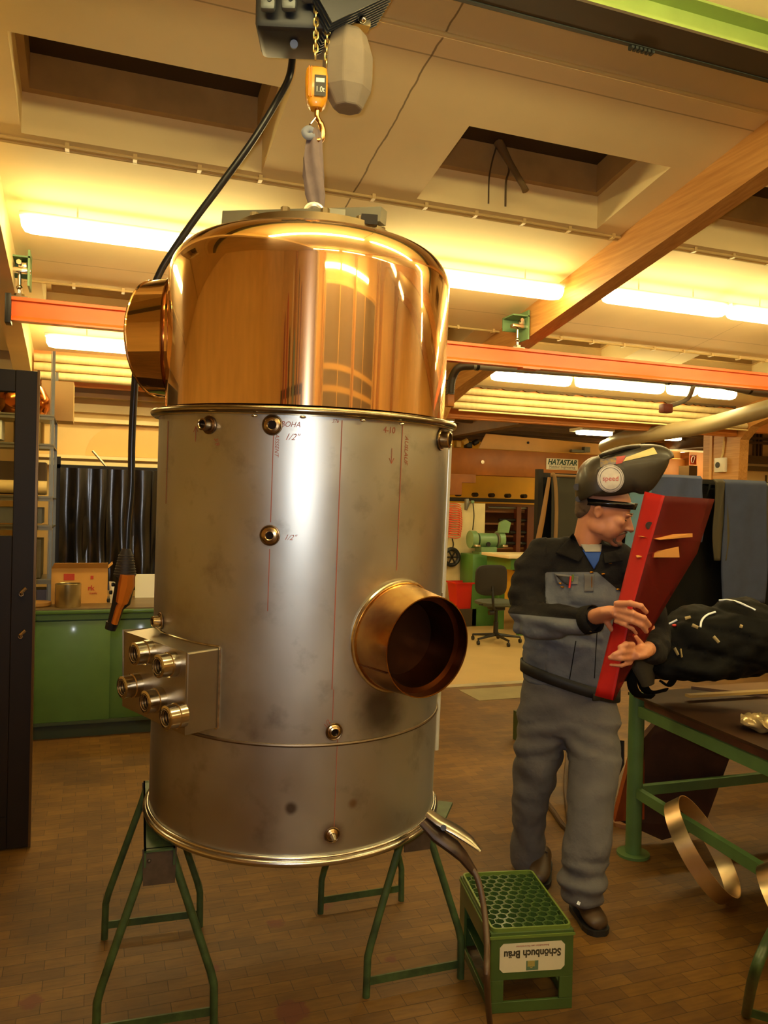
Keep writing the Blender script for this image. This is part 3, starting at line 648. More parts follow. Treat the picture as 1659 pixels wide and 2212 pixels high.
# lifting bar across the top, with studs
GB = mat('grey_steel_bar', (150, 148, 128), .4, .6, var=.1)
mb = MB(); A = Vector((-.30, .13, zl+.125)); B = Vector((.22, -.14, zl+.03+.06)); mb.bar(A, B, .05, .045); bar = kobj('lifting_bar', mb, GB, smooth=0)
mb = MB(); q = A.lerp(B, .2); mb.cyl(q, q-Vector((0, 0, .11)), .008, 8); kobj('stud', mb, DARK, bar)
mb = MB(); mb.box((.06, -.19, zl+.06), (.07, .04, .04)); kobj('clamp_block', mb, GB, smooth=0)
mb = MB(); mb.box((.17, -.2, zl+.055), (.05, .03, .03)); kobj('clamp_block', mb, DARK, smooth=0)
mb = MB(); mb.torus((.0, -.02, zl+.12), .03, .009, M=Matrix.Rotation(pi/2, 3, 'X'), seg=20); mb.tube(spline([(-.05, -.03, zl+.09), (-.03, -.03, zl+.12), (-.02, -.03, zl+.135)], 4), .002, 6); kobj('lifting_eye', mb, mat('shiny_wrap', (240, 232, 200), .3, .6))
# side neck on the left
def cylneck(name, ph, z, r0, r1, d0, d1, mt, parent=None, thick=.003, seg=72, axz=0, saddle=True, R=RS, toff=0):
    ax = dirv(ph, axz).normalized(); t_ = Vector((cos(radians(ph)), sin(radians(ph)), 0)); u_ = ax.cross(t_)
    mb = MB(); base = []; end = []; inn = []; inb = []
    for j in range(seg):
        a = 2*pi*j/seg; off = t_*cos(a)+u_*sin(a)
        s_ = off.dot(t_)*r0+toff; dd = sqrt(max(0, R*R - s_*s_)) if saddle else d0
        zz = Vector((0, 0, z))+t_*toff
        base.append(ax*dd + off*r0 + zz); end.append(ax*d1 + off*r1 + zz)
        inn.append(ax*d1 + off*(r1-thick) + zz); inb.append(ax*(dd-.06) + off*(r0-thick) + zz)
    mb.rings([base, end, inn, inb], caps=False)
    return kobj(name, mb, mt, parent), ax, t_, u_, base
nk, ax, t_, u_, base = cylneck('copper_side_neck', -112, 1.56, .213, .2, rc, .575, COPPER, R=rc)
mb = MB(); mb.tube([b + ax*.02 for b in base], .006, 8, closed=True); kobj('neck_weld_ring', mb, mat('tinted_copper_ring', (170, 110, 60), .2, 1), nk)
mb = MB(); mb.tube([ax*.575 + (t_*cos(2*pi*j/60)+u_*sin(2*pi*j/60))*.2 + Vector((0, 0, 1.56)) for j in range(60)], .004, 8, closed=True); kobj('neck_rim', mb, COPPER, nk)
# fire door nozzle on the right
nz, ax, t_, u_, base = cylneck('copper_pipe_stub', 29, .652, .160, .146, RS, .616, TCOPPER, axz=-.03, toff=.073)
mb = MB(); mb.tube([b.lerp(ax*.5+Vector((0, 0, .652))+t_*.073, -.02)+ax*.004 for b in base], .0065, 8, closed=True); kobj('stub_weld_ring', mb, mat('bright_weld_steel', (220, 205, 170), .22, 1, var=.2, scale=60), nz)
mb = MB(); c0 = Vector((0, 0, .652))+t_*.073; ringp = lambda d, r: [ax*d + (t_*cos(2*pi*j/60)+u_*sin(2*pi*j/60))*r + c0 for j in range(60)]
mb.rings([ringp(.612, .143), ringp(.58, .142), ringp(.578, .126), ringp(.55, .12), ringp(.5, .112), ringp(.42, .106)], caps=False)
kobj('inner_sleeve', mb, mat('dark_sleeve_copper', (96, 60, 34), .3, 1, var=.4, scale=8), nz)  # sleeve coloured darker than the outer pipe
mb = MB(); mb.cyl(ax*.44+c0, ax*.486+c0, .116, 48); kobj('recess_disc', mb, mat('recess_shade', (58, 36, 22), .35, .8), nz)  # dark disc stands in for the shaded depth of the pipe
mb = MB(); a_ = radians(205); mb.tube([ax*(RS*.95+.155*f)+(t_*cos(a_)+u_*sin(a_))*(.1615-.0125*f)+c0 for f in [k/6 for k in range(7)]], .002, 6); kobj('longitudinal_seam', mb, mat('seam_copper', (120, 80, 50), .4, 1), nz)
# welded connection box with five threaded sockets
ph = -50; ax = dirv(ph); t_ = Vector((cos(radians(ph)), sin(radians(ph)), 0)); zb0, zb1 = .372, .604; hw0, hw1 = -.175, .178
mb = MB()
def bp(d, t, z): return ax*d + t_*t + Vector((0, 0, z))
n = 10; front = []; 
def sad(t): return sqrt(RS*RS-t*t)-.004
ts = [hw0+(hw1-hw0)*i/n for i in range(n+1)]
# front, sides, top and bottom
mb.quad(bp(.55, hw0, zb0), bp(.55, hw1, zb0), bp(.55, hw1, zb1), bp(.55, hw0, zb1))
for t in (hw0, hw1): mb.quad(bp(.55, t, zb0), bp(sad(t), t, zb0), bp(sad(t), t, zb1), bp(.55, t, zb1))
for z in (zb0, zb1):
    for i in range(n): mb.quad(bp(.55, ts[i], z), bp(.55, ts[i+1], z), bp(sad(ts[i+1]), ts[i+1], z), bp(sad(ts[i]), ts[i], z))
bmesh.ops.remove_doubles(mb.bm, verts=mb.bm.verts, dist=.0005)
bx = kobj('connection_box', mb, mat('box_steel', (160, 150, 130), .38, 1, var=.12, scale=5), smooth=0, bevel=.006)
mb = MB(); mb.tube([bp(sad(hw1)+.004, hw1+.004, zb0+(zb1-zb0)*i/30+.001*(i % 2)) for i in range(31)], .004, 6)
mb.tube([bp(sad(t)+.004, t, zb1+.003) for t in ts], .0035, 6); mb.tube([bp(sad(t)+.004, t, zb0-.002) for t in ts], .0035, 6)
kobj('box_weld', mb, mat('bright_weld_steel', (220, 205, 170)), bx)
for k, (t, z) in enumerate(((-.019, .588-.03), (.112, .583-.035), (-.085, .456-.01), (.048, .452-.02), (.16, .435-.02))):
    z += .012
    mb = MB(); c = bp(.55, t, z); Mx = basis(t_, Vector((0, 0, 1)).cross(t_)*-1 if False else ax.cross(t_), ax, c)
    mb.lathe([(.036, -.002), (.036, .02), (.033, .022), (.033, .05), (.026, .052), (.0245, .048), (.0245, -.005)], 36, Mx)
    for q in range(6): mb.torus(c+ax*(.012+.008*q), .0228, .0012, M=basis(t_, ax.cross(t_), ax).to_3x3(), seg=28, s2=5)
    mb.lathe([(.023, .004), (.001, .004)], 28, Mx)
    kobj('threaded_socket', mb, SHINY, bx, group='sockets on the connection box')
# small sockets welded round the body
def boss(ph, z, r=.017, L=.022, hole=.011, plug=False, tilt=0):
    ax = dirv(ph, tilt).normalized(); t_ = Vector((cos(radians(ph)), sin(radians(ph)), 0)); c = kpt(ph, z, RS-.004); Mx = basis(t_, ax.cross(t_), ax, c)
    mb = MB(); mb.lathe([(r+.006, .002), (r+.004, .007), (r, .009), (r, L), (hole+.002, L+.002), (hole, L), (hole, .006), (.001, .006)], 32, Mx)
    o = kobj('boss', mb, mat('boss_steel', (176, 150, 110), .25, 1, var=.3, scale=60))
    mb = MB(); mb.cyl(c+ax*.007, c+ax*(L*.55), hole*.99, 24); kobj('bore', mb, mat('bore_shade', (40, 32, 26), .3, .8), o)  # dark disc paints the shade inside the hole
    mb = MB(); mb.torus(c+ax*.006, r+.007, .0025, M=basis(t_, ax.cross(t_), ax).to_3x3(), seg=28, s2=6); kobj('weld_ring', mb, DSTEEL, o)
    if plug:
        mb = MB(); mb.cyl(c+ax*.005, c+ax*(L+.02)-Vector((0, 0, .006)), .012, 10, .005); kobj('plug', mb, SHINY, o)
boss(-35.4, 1.236, .017, .034); boss(-11.6, 1.240, .02, .012, .012); boss(-62.8, .638, .017, .03); boss(-11.2, .933, .02, .012, .011)
boss(12.9, .378, .016, .016, .01); boss(13.6, .076, .014, .012, .008, True); boss(61.4, 1.232, .026, .034, .019)
mb = MB(); mb.ball((-.02, -.2, -.03), (.012, .012, .03)); mb.cyl((0.02, -.3, .0), (.02, -.3, -.035), .014, 12); kobj('drain_stub', mb, SHINY)
# side tube behind the right edge
mb = MB(); mb.cyl(kpt(97, -.0, .505)+Vector((0, 0, .14)), kpt(97, 1.27, .505), .0105, 14); kobj('sight_tube', mb, mat('white_grey_tube', (196, 192, 176), .3, .3))
mb = MB(); mb.box(kpt(97, 1.25, .492), (.02, .03, .012)); mb.box(kpt(97, .7, .492), (.02, .03, .012)); kobj('tube_bracket', mb, SHINY)
# red scribed lines and handwriting
MARK = mat('red_brown_marker', (150, 76, 48), .6)
def wrap(mb, ph0, z0):
    for v in mb.bm.verts:
        x, y, n_ = v.co; a = radians(ph0)+x/RS; v.co = Vector(((RS+.0006+n_)*sin(a), -(RS+.0006+n_)*cos(a), z0+y))
def kline(ph, z0, z1, w=.0012):
    mb = MB(); mb.boxc(-w, w, 0, z1-z0, 0, .0003); wrap(mb, ph, z0); kobj('scribe_line', mb, MARK, body, smooth=0)
kline(-11.1, .97, 1.215); kline(-11.1, .72, .895); kline(11.6, .5, 1.262, .0014); kline(12.2, .41, .5, .001); kline(14.2, .1, .36, .0009); kline(35.4, .86, 1.262); kline(-60.5, 1.0, 1.25, .002); kline(35.4, .835, .86)
def ktext(s_, ph, z, size, rot=0, shear=.3, sx=.9):
    mb = MB(); mb.text(s_, size, Matrix.Rotation(rot, 4, 'Z'), .0002, shear=shear, sx=1 if rot else sx); wrap(mb, ph, z); kobj('handwriting', mb, MARK, body, smooth=0)
ktext('BOHA', -5.6, 1.243, .022); ktext('1/2"', -5.2, 1.208, .026, shear=.5); ktext('1/2"', -4.6, .929, .022, shear=.5); ktext('376', 9.3, 1.258, .014); ktext('4-10', 29.5, 1.243, .026, shear=.1)
ktext('AUSLAUF', 37.6, 1.19, .02, rot=-pi/2); ktext('ASSSENT', -9.9, 1.185, .016, rot=-pi/2); ktext('1/2', 10.3, .4, .018, rot=1.0); ktext('3/8', -32, 1.19, .018, rot=-1.2)
for ph_, up_ in ((-41.7, 1), (31, -1)):
    mb = MB(); z_ = 1.21 if up_ > 0 else 1.17
    for a, b in (((0, -.022), (0, .022)), ((-.009, .006*1), (0, .022)), ((.009, .006), (0, .022))):
        a = Vector((a[0], a[1]*up_, 0)); b = Vector((b[0], b[1]*up_, 0)); mb.bar(a, b, .0018, .0004)
    wrap(mb, ph_, z_); kobj('drawn_arrow', mb, MARK, body, smooth=0)

# ------------------------------------------------------------------ trestles
TG = mat('worn_dark_green_paint', (66, 88, 50), .4, var=.25, scale=25, col2=(42, 58, 34))
def trestle(loc, rz, label, ln=.56):
    t = thing('trestle', loc, label, 'trestle', 'green tubular trestles under the kettle', rz); Wt = WM(t)
    H = .565
    def o_(n, mb, m_, **k): return obj(n, mb, m_, t, local=True, **k)
    for y, sg in ((0, -1), (ln, 1)):
        for sx in (-1, 1):
            p = [(sx*.035, y, H-.02), (sx*.05, y, H-.07), (sx*.115, y+sg*.01, .3), (sx*.158, y+sg*.02, .17), (sx*.168, y+sg*.02, .13), (sx*.17, y+sg*.02, 0)]
            mb = MB(); mb.tube(p, .0125, 12); o_('leg', mb, TG)
        mb = MB(); mb.bar((-.168, y+sg*.02, .05), (.168, y+sg*.02, .05), .006, .026); o_('crossbar', mb, TG, smooth=0)
        mb = MB(); mb.prism([(-.05, y-.003+sg*.014, H), (.05, y-.003+sg*.014, H), (.046, y-.003+sg*.014, H-.11), (-.046, y-.003+sg*.014, H-.11)], (0, .006, 0)); mb.ball((-.03, y+sg*.02, H-.035), .006)
        o_('gusset_plate', mb, mat('scorched_plate', (92, 78, 62), .5, .6, var=.3, scale=20), smooth=0)
    mb = MB(); mb.boxc(-.045, .045, -.03, ln+.03, H-.006, H); mb.boxc(-.045, -.039, -.03, ln+.03, H-.05, H); mb.boxc(.039, .045, -.03, ln+.03, H-.05, H)
    o_('top_rail', mb, TG, smooth=0); return t
trestle((.205, 2.47, 0), radians(-3), 'green tubular trestle under the left side of the kettle')
trestle((1.035, 2.46, 0), radians(0), 'green tubular trestle under the right side of the kettle', .52)
# foot of a third trestle at the lower right corner
t = thing('trestle', (1.95, 1.9, 0), 'bent green tube leg of another trestle at the lower right corner', 'trestle')
mb = MB(); mb.tube(spline([at(1700, 1960, 2.2), at(1655, 2040, 2.2), at(1628, 2110, 2.2), onplane(1612, 2190, (0, 0, 1), .01)], 5), .015, 12); obj('leg', mb, TG, t)
mb = MB(); mb.bar(onplane(1612, 2185, (0, 0, 1), .03), onplane(1720, 2215, (0, 0, 1), .03), .006, .026); obj('crossbar', mb, TG, t)

# ------------------------------------------------------------------ welding earth clamp on the right trestle
t = thing('earth_clamp', (1.12, 2.4, .55), 'steel welding earth clamp with brown cable on the right trestle below the kettle', 'clamp')
def P(x, y, Z): return at(x, y, Z)
mb = MB(); mb.tube([P(925, 1757, 2.45), P(950, 1775, 2.43), P(985, 1793, 2.42), P(1015, 1815, 2.4), P(1038, 1838, 2.39)], [(.012, .022), (.013, .026), (.012, .028), (.009, .022), (.003, .008)], 12)
obj('upper_jaw', mb, mat('worn_bright_steel', (176, 168, 150), .3, 1, var=.15), t)
mb = MB(); mb.tube([P(915, 1775, 2.44), P(945, 1805, 2.42), P(980, 1830, 2.4), P(1000, 1850, 2.4), P(1025, 1885, 2.4)], [(.014, .024), (.02, .03), (.02, .03), (.016, .024), (.011, .014)], 12)
lj = obj('lower_handle', mb, mat('scorched_brown_handle', (66, 48, 34), .45, .3, var=.3, scale=20), t)
mb = MB(); mb.cyl(P(958, 1788, 2.47), P(958, 1788, 2.38), .009, 12); obj('pivot_pin', mb, DARK, t)
mb = MB(); cp = [P(1015, 1870, 2.4), P(1032, 1900, 2.38), P(1045, 1960, 2.34), P(1052, 2040, 2.25), P(1052, 2120, 2.16), onplane(1062, 2230, (0, 0, 1), .012), onplane(1100, 2330, (0, 0, 1), .012)]
mb.tube(spline(cp, 6), .009, 10); obj('cable', mb, mat('brown_cable', (72, 50, 30), .5), t)
mb = MB(); mb.bar((1.06, 2.36, .572), (1.17, 2.52, .574), .05, .01); obj('green_flat_bar', mb, TG, None, 'short green flat bar end sticking out on the right trestle behind the clamp', 'bar')

# ------------------------------------------------------------------ beer crate, upside down
CG = mat('green_crate_plastic', (60, 82, 36), .35, var=.1, scale=10, coat=.2); CG2 = mat('light_green_crate_edges', (92, 112, 44), .4)
t = thing('beer_crate', (1.207, 2.235, 0), 'green beer crate turned upside down on the floor before the man', 'crate', rz=radians(-11.5))
cw, cdp, chh = .275, .40, .268
def c_(n, mb, m_, p=None, **k): return obj(n, mb, m_, p or t, local=True, **k)
mb = MB(); th_ = .01
# front and back with hand slot; sides
for y in (0, cdp-th_):
    mb.boxc(0, cw, y, y+th_, .105, chh-.012); mb.boxc(0, cw, y, y+th_, 0, .035); mb.boxc(0, .045, y, y+th_, .035, .105); mb.boxc(cw-.045, cw, y, y+th_, .035, .105)
for x in (0, cw-th_):
    mb.boxc(x, x+th_, th_, cdp-th_, .175, chh-.012); mb.boxc(x, x+th_, th_, cdp-th_, 0, .03); mb.boxc(x, x+th_, th_, .07, .03, .175); mb.boxc(x, x+th_, cdp-.07, cdp-th_, .03, .175)
mb.boxc(th_, cw-th_, th_, cdp-th_, .1, .103)
c_('shell', mb, CG, smooth=0, bevel=.0025)
mb = MB()
mb.boxc(-.004, cw+.004, -.004, .008, chh-.03, chh-.022); mb.boxc(-.004, .004, 0, cdp, chh-.03, chh-.022); mb.boxc(cw-.004, cw+.004, 0, cdp, chh-.03, chh-.022)
c_('rim_band', mb, CG2, smooth=0)
mb = MB(); pts = []
def rr(x0, x1, y0, y1, r, z):
    out = []
    for cx, cy, a0 in ((x1-r, y1-r, 0), (x0+r, y1-r, 90), (x0+r, y0+r, 180), (x1-r, y0+r, 270)):
        for k in range(5): a = radians(a0+90*k/4); out.append((cx+r*cos(a), cy+r*sin(a), z))
    return out
mb.rings([rr(.004, cw-.004, .004, cdp-.004, .02, chh-.014), rr(.004, cw-.004, .004, cdp-.004, .02, chh), rr(.01, cw-.01, .01, cdp-.01, .016, chh), rr(.01, cw-.01, .01, cdp-.01, .016, chh-.014)], caps=False, closed=True)
c_('bottom_rim', mb, CG2)
# honeycomb of bottle seats
mb = MB(); a = .02; dx = a*sqrt(3); dy = a*1.5; random.seed(2)
j = 0; y = .028
while y < cdp-.018:
    x = .028+(dx/2 if j % 2 else 0)
    while x < cw-.02:
        big = ((j//2) % 2 == 0)
        o1 = [Vector((x+(a-.0008)*cos(q), y+(a-.0008)*sin(q), chh-.004)) for q in [pi/6+pi/3*k for k in range(6)]]
        i1 = [Vector((x+(a-.0035)*cos(q), y+(a-.0035)*sin(q), chh-.004)) for q in [pi/6+pi/3*k for k in range(6)]]
        o2 = [p-Vector((0, 0, .022)) for p in o1]; i2 = [p-Vector((0, 0, .022)) for p in i1]
        mb.rings([o2, o1, i1, i2], caps=False, closed=True); x += dx
    y += dy; j += 1
c_('honeycomb_grid', mb, CG, smooth=0)
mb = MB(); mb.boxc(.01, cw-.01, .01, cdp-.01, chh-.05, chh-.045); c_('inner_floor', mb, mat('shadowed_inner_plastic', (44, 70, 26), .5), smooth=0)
# label, upside down
Ml = basis((1, 0, 0), (0, 0, 1), (0, -1, 0), (cw/2, -.001, .176))
mb = MB(); b_ = .012; hx, hy = .108, .046
mb.prism([Ml @ Vector(p) for p in ((-hx+b_, -hy, 0), (hx-b_, -hy, 0), (hx, -hy+b_, 0), (hx, hy-b_, 0), (hx-b_, hy, 0), (-hx+b_, hy, 0), (-hx, hy-b_, 0), (-hx, -hy+b_, 0))], (0, -.0012, 0))
lab = c_('label', mb, mat('cream_label_paper', (196, 188, 160), .5, var=.05), smooth=0)
Mt = Ml @ Matrix.Rotation(pi, 4, 'Z')
mb = MB(); mb.text('Sch\u00f6nbuch Br\u00e4u', .033, Mt @ Matrix.Translation((0, -.012, .0016)), .0003, bold=.0012, sx=.88)
c_('brand_lettering', mb, mat('dark_olive_print', (60, 54, 36), .5), lab, smooth=0)
mb = MB(); mb.text('Brautradition seit Generationen', .0085, Mt @ Matrix.Translation((0, -.036, .0016)), .0002); c_('small_lettering', mb, mat('red_print', (140, 60, 40), .5), lab, smooth=0)
mb = MB(); mb.boxc(-.02, .02, .012, .042, .0012, .002, Mt); mb.boxc(-.012, -.004, .016, .036, .002, .0026, Mt); c_('crest', mb, mat('green_print', (84, 110, 84), .5), lab, smooth=0)
mb = MB(); mb.boxc(-.008, .016, .012, .03, .0022, .003, Mt); mb.text('B', .022, Mt @ Matrix.Translation((.004, .026, .003)), .0003); c_('crest_shield', mb, mat('olive_gold_print', (150, 136, 70), .5), lab, smooth=0)
# ------------------------------------------------------------------ left side: glazed door, rack, green cabinet, welding curtain
DB = mat('dark_brown_frame', (28, 19, 14), .5, var=.1, spec=.25)
t = thing('glazed_door', (-.25, 3.95, 0), 'dark brown door leaf with a glazed upper panel at the left edge', 'door')
mb = MB(); X0, X1, Yd = -1.15, -.25, 3.95
for a, b, c, d in ((X1-.095, X1, .01, 2.18), (X0, X0+.095, .01, 2.18), (X0+.095, X1-.095, 2.08, 2.18), (X0+.095, X1-.095, .01, 1.43)): mb.boxc(a, b, Yd, Yd+.045, c, d)
obj('frame', mb, DB, t, smooth=0, bevel=.003)
mb = MB(); mb.boxc(X0+.095, X1-.095, Yd+.018, Yd+.024, 1.43, 2.08)
gm = bpy.data.materials.new('door_glass'); gm.use_nodes = True; gb = gm.node_tree.nodes['Principled BSDF']
gb.inputs['Base Color'].default_value = (.8, .78, .66, 1); gb.inputs['Roughness'].default_value = .02; gb.inputs['Transmission Weight'].default_value = 1; gb.inputs['IOR'].default_value = 1.1
obj('glass_pane', mb, gm, t)
mb = MB(); mb.boxc(X1-.004, X1+.006, Yd-.006, Yd+.03, .01, 2.185); obj('edge_strip', mb, mat('brass_brown_strip', (96, 70, 36), .3, .6), t, smooth=0)
for z, l in ((1.17, 'door_handle'), (.98, 'door_latch')):
    mb = MB(); p = Vector((X1-.05, Yd, z)); mb.cyl(p, p-Vector((0, .04, 0)), .01, 12); mb.tube([p-Vector((0, .04, 0)), p-Vector((.0, .05, -.01)), p+Vector((.02, -.05, .03))], .008, 10); obj(l, mb, SHINY, t)
mb = MB(); mb.boxc(X0+.1, X1-.1, Yd-.008, Yd+.0, .12, .16); obj('kick_rail', mb, DB, t)

GAL = mat('galvanised_post', (120, 120, 112), .4, .8, var=.1)
t = thing('storage_rack', (-.6, 6.2, .9), 'galvanised shelf rack behind the glazed door, loaded with odd metal parts', 'rack')
for x, y in ((-.28, 5.95), (-1.2, 5.95), (-.28, 6.45), (-1.2, 6.45)):
    mb = MB(); h = 2.62 if y < 6 else 2.55; mb.boxc(x-.01, x+.01, y-.002, y+.002, 0, h); mb.boxc(x-.017, x-.013, y, y+.03, 0, h)
    for k in range(40): mb.boxc(x-.005, x+.005, y-.0035, y-.002, .3+.055*k, .325+.055*k)
    obj('post', mb, GAL, t, smooth=0)
SHZ = (1.05, 1.42, 1.62, 1.98, 2.18)
for z in SHZ:
    mb = MB(); mb.boxc(-1.2, -.27, 5.95, 6.45, z-.02, z-.01); mb.boxc(-1.2, -.27, 5.94, 5.95, z-.035, z-.0); mb.boxc(-1.2, -.27, 5.93, 5.94, z-.012, z-.004); obj('shelf_board', mb, mat('steel_shelf', (120, 112, 92), .4, .7), t, smooth=0)
def item(name, mb, m_, lab, cat): return obj(name, mb, m_, None, lab, cat)
mb = MB(); M1 = Matrix.Translation((-.48, 6.15, 2.185)); mb.lathe([(.14, 0), (.17, .05), (.17, .12), (.13, .2), (.08, .235), (.001, .24)], 40, M1)
item('copper_dome', mb, mat('shelf_copper', (220, 130, 60), .15, 1), 'polished copper dome on the top board of the rack', 'dome')
mb = MB(); mb.lathe([(.15, 0), (.155, .02), (.14, .1), (.15, .12), (.001, .12)], 36, Matrix.Translation((-.82, 6.15, 2.185))); item('grey_basin', mb, mat('grey_green_basin', (130, 134, 104), .5), 'grey-green basin on the top board of the rack behind the door glass', 'basin')
mb = MB(); mb.lathe([(.1, 0), (.1, .15), (.09, .15), (.09, .01)], 36, Matrix.Translation((-.44, 6.1, 1.985))); item('metal_pot', mb, mat('pot_metal', (140, 120, 80), .3, .9), 'yellowish metal pot on the second board of the rack', 'pot')
mb = MB(); mb.boxc(-.38, -.16, 6.34, 6.6, 2.18, 2.47); item('cardboard_carton', mb, mat('pale_cardboard', (206, 170, 110), .7), 'pale carton on the rack behind the galvanised post', 'box')
mb = MB(); mb.tube([(-.8, 6.0, 1.68), (-.6, 6.0, 1.68), (-.31, 6.0, 1.68)], .045, 20); mb.tube([(-.8, 6.1, 1.67), (-.33, 6.1, 1.67)], .035, 20); item('paper_roll', mb, mat('cream_roll', (214, 184, 120), .6), 'pale rolls lying on the middle board of the rack', 'roll')
mb = MB(); mb.boxc(-.7, -.33, 6.15, 6.35, 1.63, 1.86); item('dark_carton', mb, mat('dark_shelf_box', (84, 64, 40), .7), 'dark carton on the middle board of the rack', 'box')
mb = MB(); mb.boxc(-.62, -.34, 5.98, 6.3, 1.43, 1.54); item('tool_case', mb, mat('grey_case', (84, 82, 76), .5), 'flat grey case on the rack board under the cartons', 'case')
mb = MB(); mb.boxc(-.66, -.34, 5.98, 6.3, 1.055, 1.32); item('dull_metal_box', mb, mat('dull_olive_metal', (92, 80, 52), .5, .4, var=.2), 'dull metal box on the lowest visible board of the rack', 'box')
mb = MB(); mb.prism([(-.92, 5.97, 2.0), (-.6, 5.97, 2.0), (-.6, 5.97, 2.13), (-.9, 5.97, 2.14)], (0, .2, 0)); item('white_board', mb, PAPER, 'white board piece seen through the door glass', 'panel')

GC = mat('green_cabinet_enamel', (74, 104, 46), .45, var=.08, coat=.15)
t = thing('green_cabinet', (.3, 5.68, 0), 'long green sheet metal cabinet with sliding doors behind the kettle', 'cabinet')
mb = MB(); mb.boxc(-.42, 1.6, 5.72, 6.35, .1, .86); obj('carcass', mb, GC, t, smooth=0)
mb = MB(); mb.boxc(-.44, 1.62, 5.66, 6.37, .84, .865, bev=.006); mb.boxc(-.44, 1.62, 5.68, 5.72, .8, .84); obj('top_edge', mb, GC, t)
mb = MB(); mb.boxc(-.43, 1.61, 5.68, 6.36, .866, .874); obj('worktop', mb, mat('brown_worktop', (104, 82, 50), .4, var=.15), t)
for x0, x1, y in ((-.4, .12, 5.69), (.06, .8, 5.705), (.78, 1.58, 5.69)):
    mb = MB(); mb.boxc(x0, x1, y, y+.012, .12, .79, bev=.003); obj('sliding_door', mb, GC, t)
mb = MB(); mb.boxc(-.4, 1.58, 5.74, 6.3, .0, .1); mb.boxc(-.42, 1.6, 5.68, 5.72, .1, .12); obj('plinth', mb, mat('dark_green_plinth', (44, 54, 30), .5), t)

CARD = mat('cardboard_box_brown', (196, 142, 66), .7, var=.06)
t = thing('cardboard_box', (-.1, 5.95, .874), 'open brown cardboard box with faded red print on the green cabinet', 'box')
mb = MB(); mb.boxc(-.27, .1, 5.97, 6.2, .874, 1.12); obj('carton', mb, CARD, t, smooth=0)
mb = MB(); mb.prism([(-.27, 5.97, 1.12), (.1, 5.97, 1.12), (.1, 5.93, 1.16), (-.25, 5.93, 1.16)], (0, .003, .001)); mb.prism([(.1, 5.97, 1.12), (.1, 6.2, 1.12), (.13, 6.2, 1.15), (.13, 5.97, 1.15)], (.003, 0, 0)); obj('flap', mb, CARD, t, smooth=0)
Mb = basis((1, 0, 0), (0, 0, 1), (0, -1, 0), (-.085, 5.968, 1.0))
RP = mat('faded_red_print', (178, 54, 22), .6)
mb = MB(); mb.box((-.07, .06, 0), (.07, .045, .002), Mb); mb.text('W', .05, Mb @ Matrix.Translation((-.07, .06, .002)), .0003); obj('logo', mb, RP, t, smooth=0)
mb = MB(); mb.text('rk', .05, Mb @ Matrix.Translation((.075, -.02, .001)), .0004, bold=.001); mb.text('werk', .026, Mb @ Matrix.Translation((.09, -.055, .001)), .0004); mb.box((.08, .055, 0), (.02, .025, .002), Mb); obj('lettering', mb, RP, t, smooth=0)
mb = MB(); mb.lathe([(.001, 0), (.08, 0), (.083, .005), (.083, .155), (.08, .158), (.076, .155), (.076, .01), (.001, .01)], 40, Matrix.Translation((-.155, 5.8, .874)))
item('steel_can', mb, mat('ribbed_steel_can', (186, 168, 120), .28, .9, var=.1), 'bright steel can before the cardboard box on the green cabinet', 'can')
mb = MB(); mb.lathe([(.001, 0), (.09, 0), (.1, .01), (.1, .03), (.001, .04)], 36, Matrix.Translation((-.36, 5.85, .874))); item('brown_disc', mb, mat('brown_disc_wood', (150, 106, 48), .5), 'flat brown disc on the left end of the green cabinet', 'disc')
mb = MB(); mb.boxc(-.42, -.29, 6.0, 6.2, .874, .97); item('violet_box', mb, mat('grey_violet_plastic', (84, 78, 96), .4), 'small grey-violet box behind the brown disc on the cabinet', 'box')
mb = MB(); mb.prism([(.12, 5.95, .876), (.17, 5.85, .876), (.15, 5.98, 1.02), (.11, 6.03, 1.02)], (.004, .004, 0)); item('white_offcut', mb, PAPER, 'narrow white board offcut leaning right of the cardboard box on the cabinet', 'board')
mb = MB(); mb.boxc(.3, .62, 6.25, 6.27, .874, 1.05); item('white_board', mb, PAPER, 'white board standing on the cabinet beside the left edge of the kettle', 'board')
# welding curtain
t = thing('welding_curtain', (.4, 6.65, .9), 'glossy black welding strip curtain behind the green cabinet', 'curtain')
mb = MB(); mb.boxc(-.29, 1.7, 6.63, 6.66, 1.84, 1.87); mb.boxc(-.29, -.25, 6.63, 6.67, 0, 1.93); obj('frame', mb, DARK, t)
CUR = mat('glossy_black_strip', (12, 11, 12), .2, 0, spec=.8)
x = -.25; k = 0
while x < 1.6:
    mb = MB(); wd = .21; ph = random.random()*6; 
    def fn(u, v, x=x, ph=ph, wd=wd, k=k):
        a = (.0045+.008*v)*(.6+.8*abs(sin(ph+k)))
        return Vector((x+wd*u, 6.6+.006*(k % 2)+a*sin(u*(6+5*abs(sin(ph)))+ph)+.008*v*sin(v*5+ph*2)+.008*v*sin(u*4+v*9+ph), 1.845-.95*v))
    mb.grid(fn, 28, 14); obj('strip', mb, CUR, t, smooth=80); x += .17; k += 1
t2_ = thing('steel_rod', (.1, 6.75, 0), 'bright steel rod leaning over the top of the black welding curtain', 'rod')
mb = MB(); _a, _b = at(200, 977, 6.5), at(225, 1005, 6.5); _a.y = _b.y = 6.72; mb.cyl(_a, _a+(_b-_a)*(_a.z/(_a.z-_b.z)), .01, 10); obj('rod', mb, mat('bright_rod', (240, 225, 190), .2, .8), t2_)

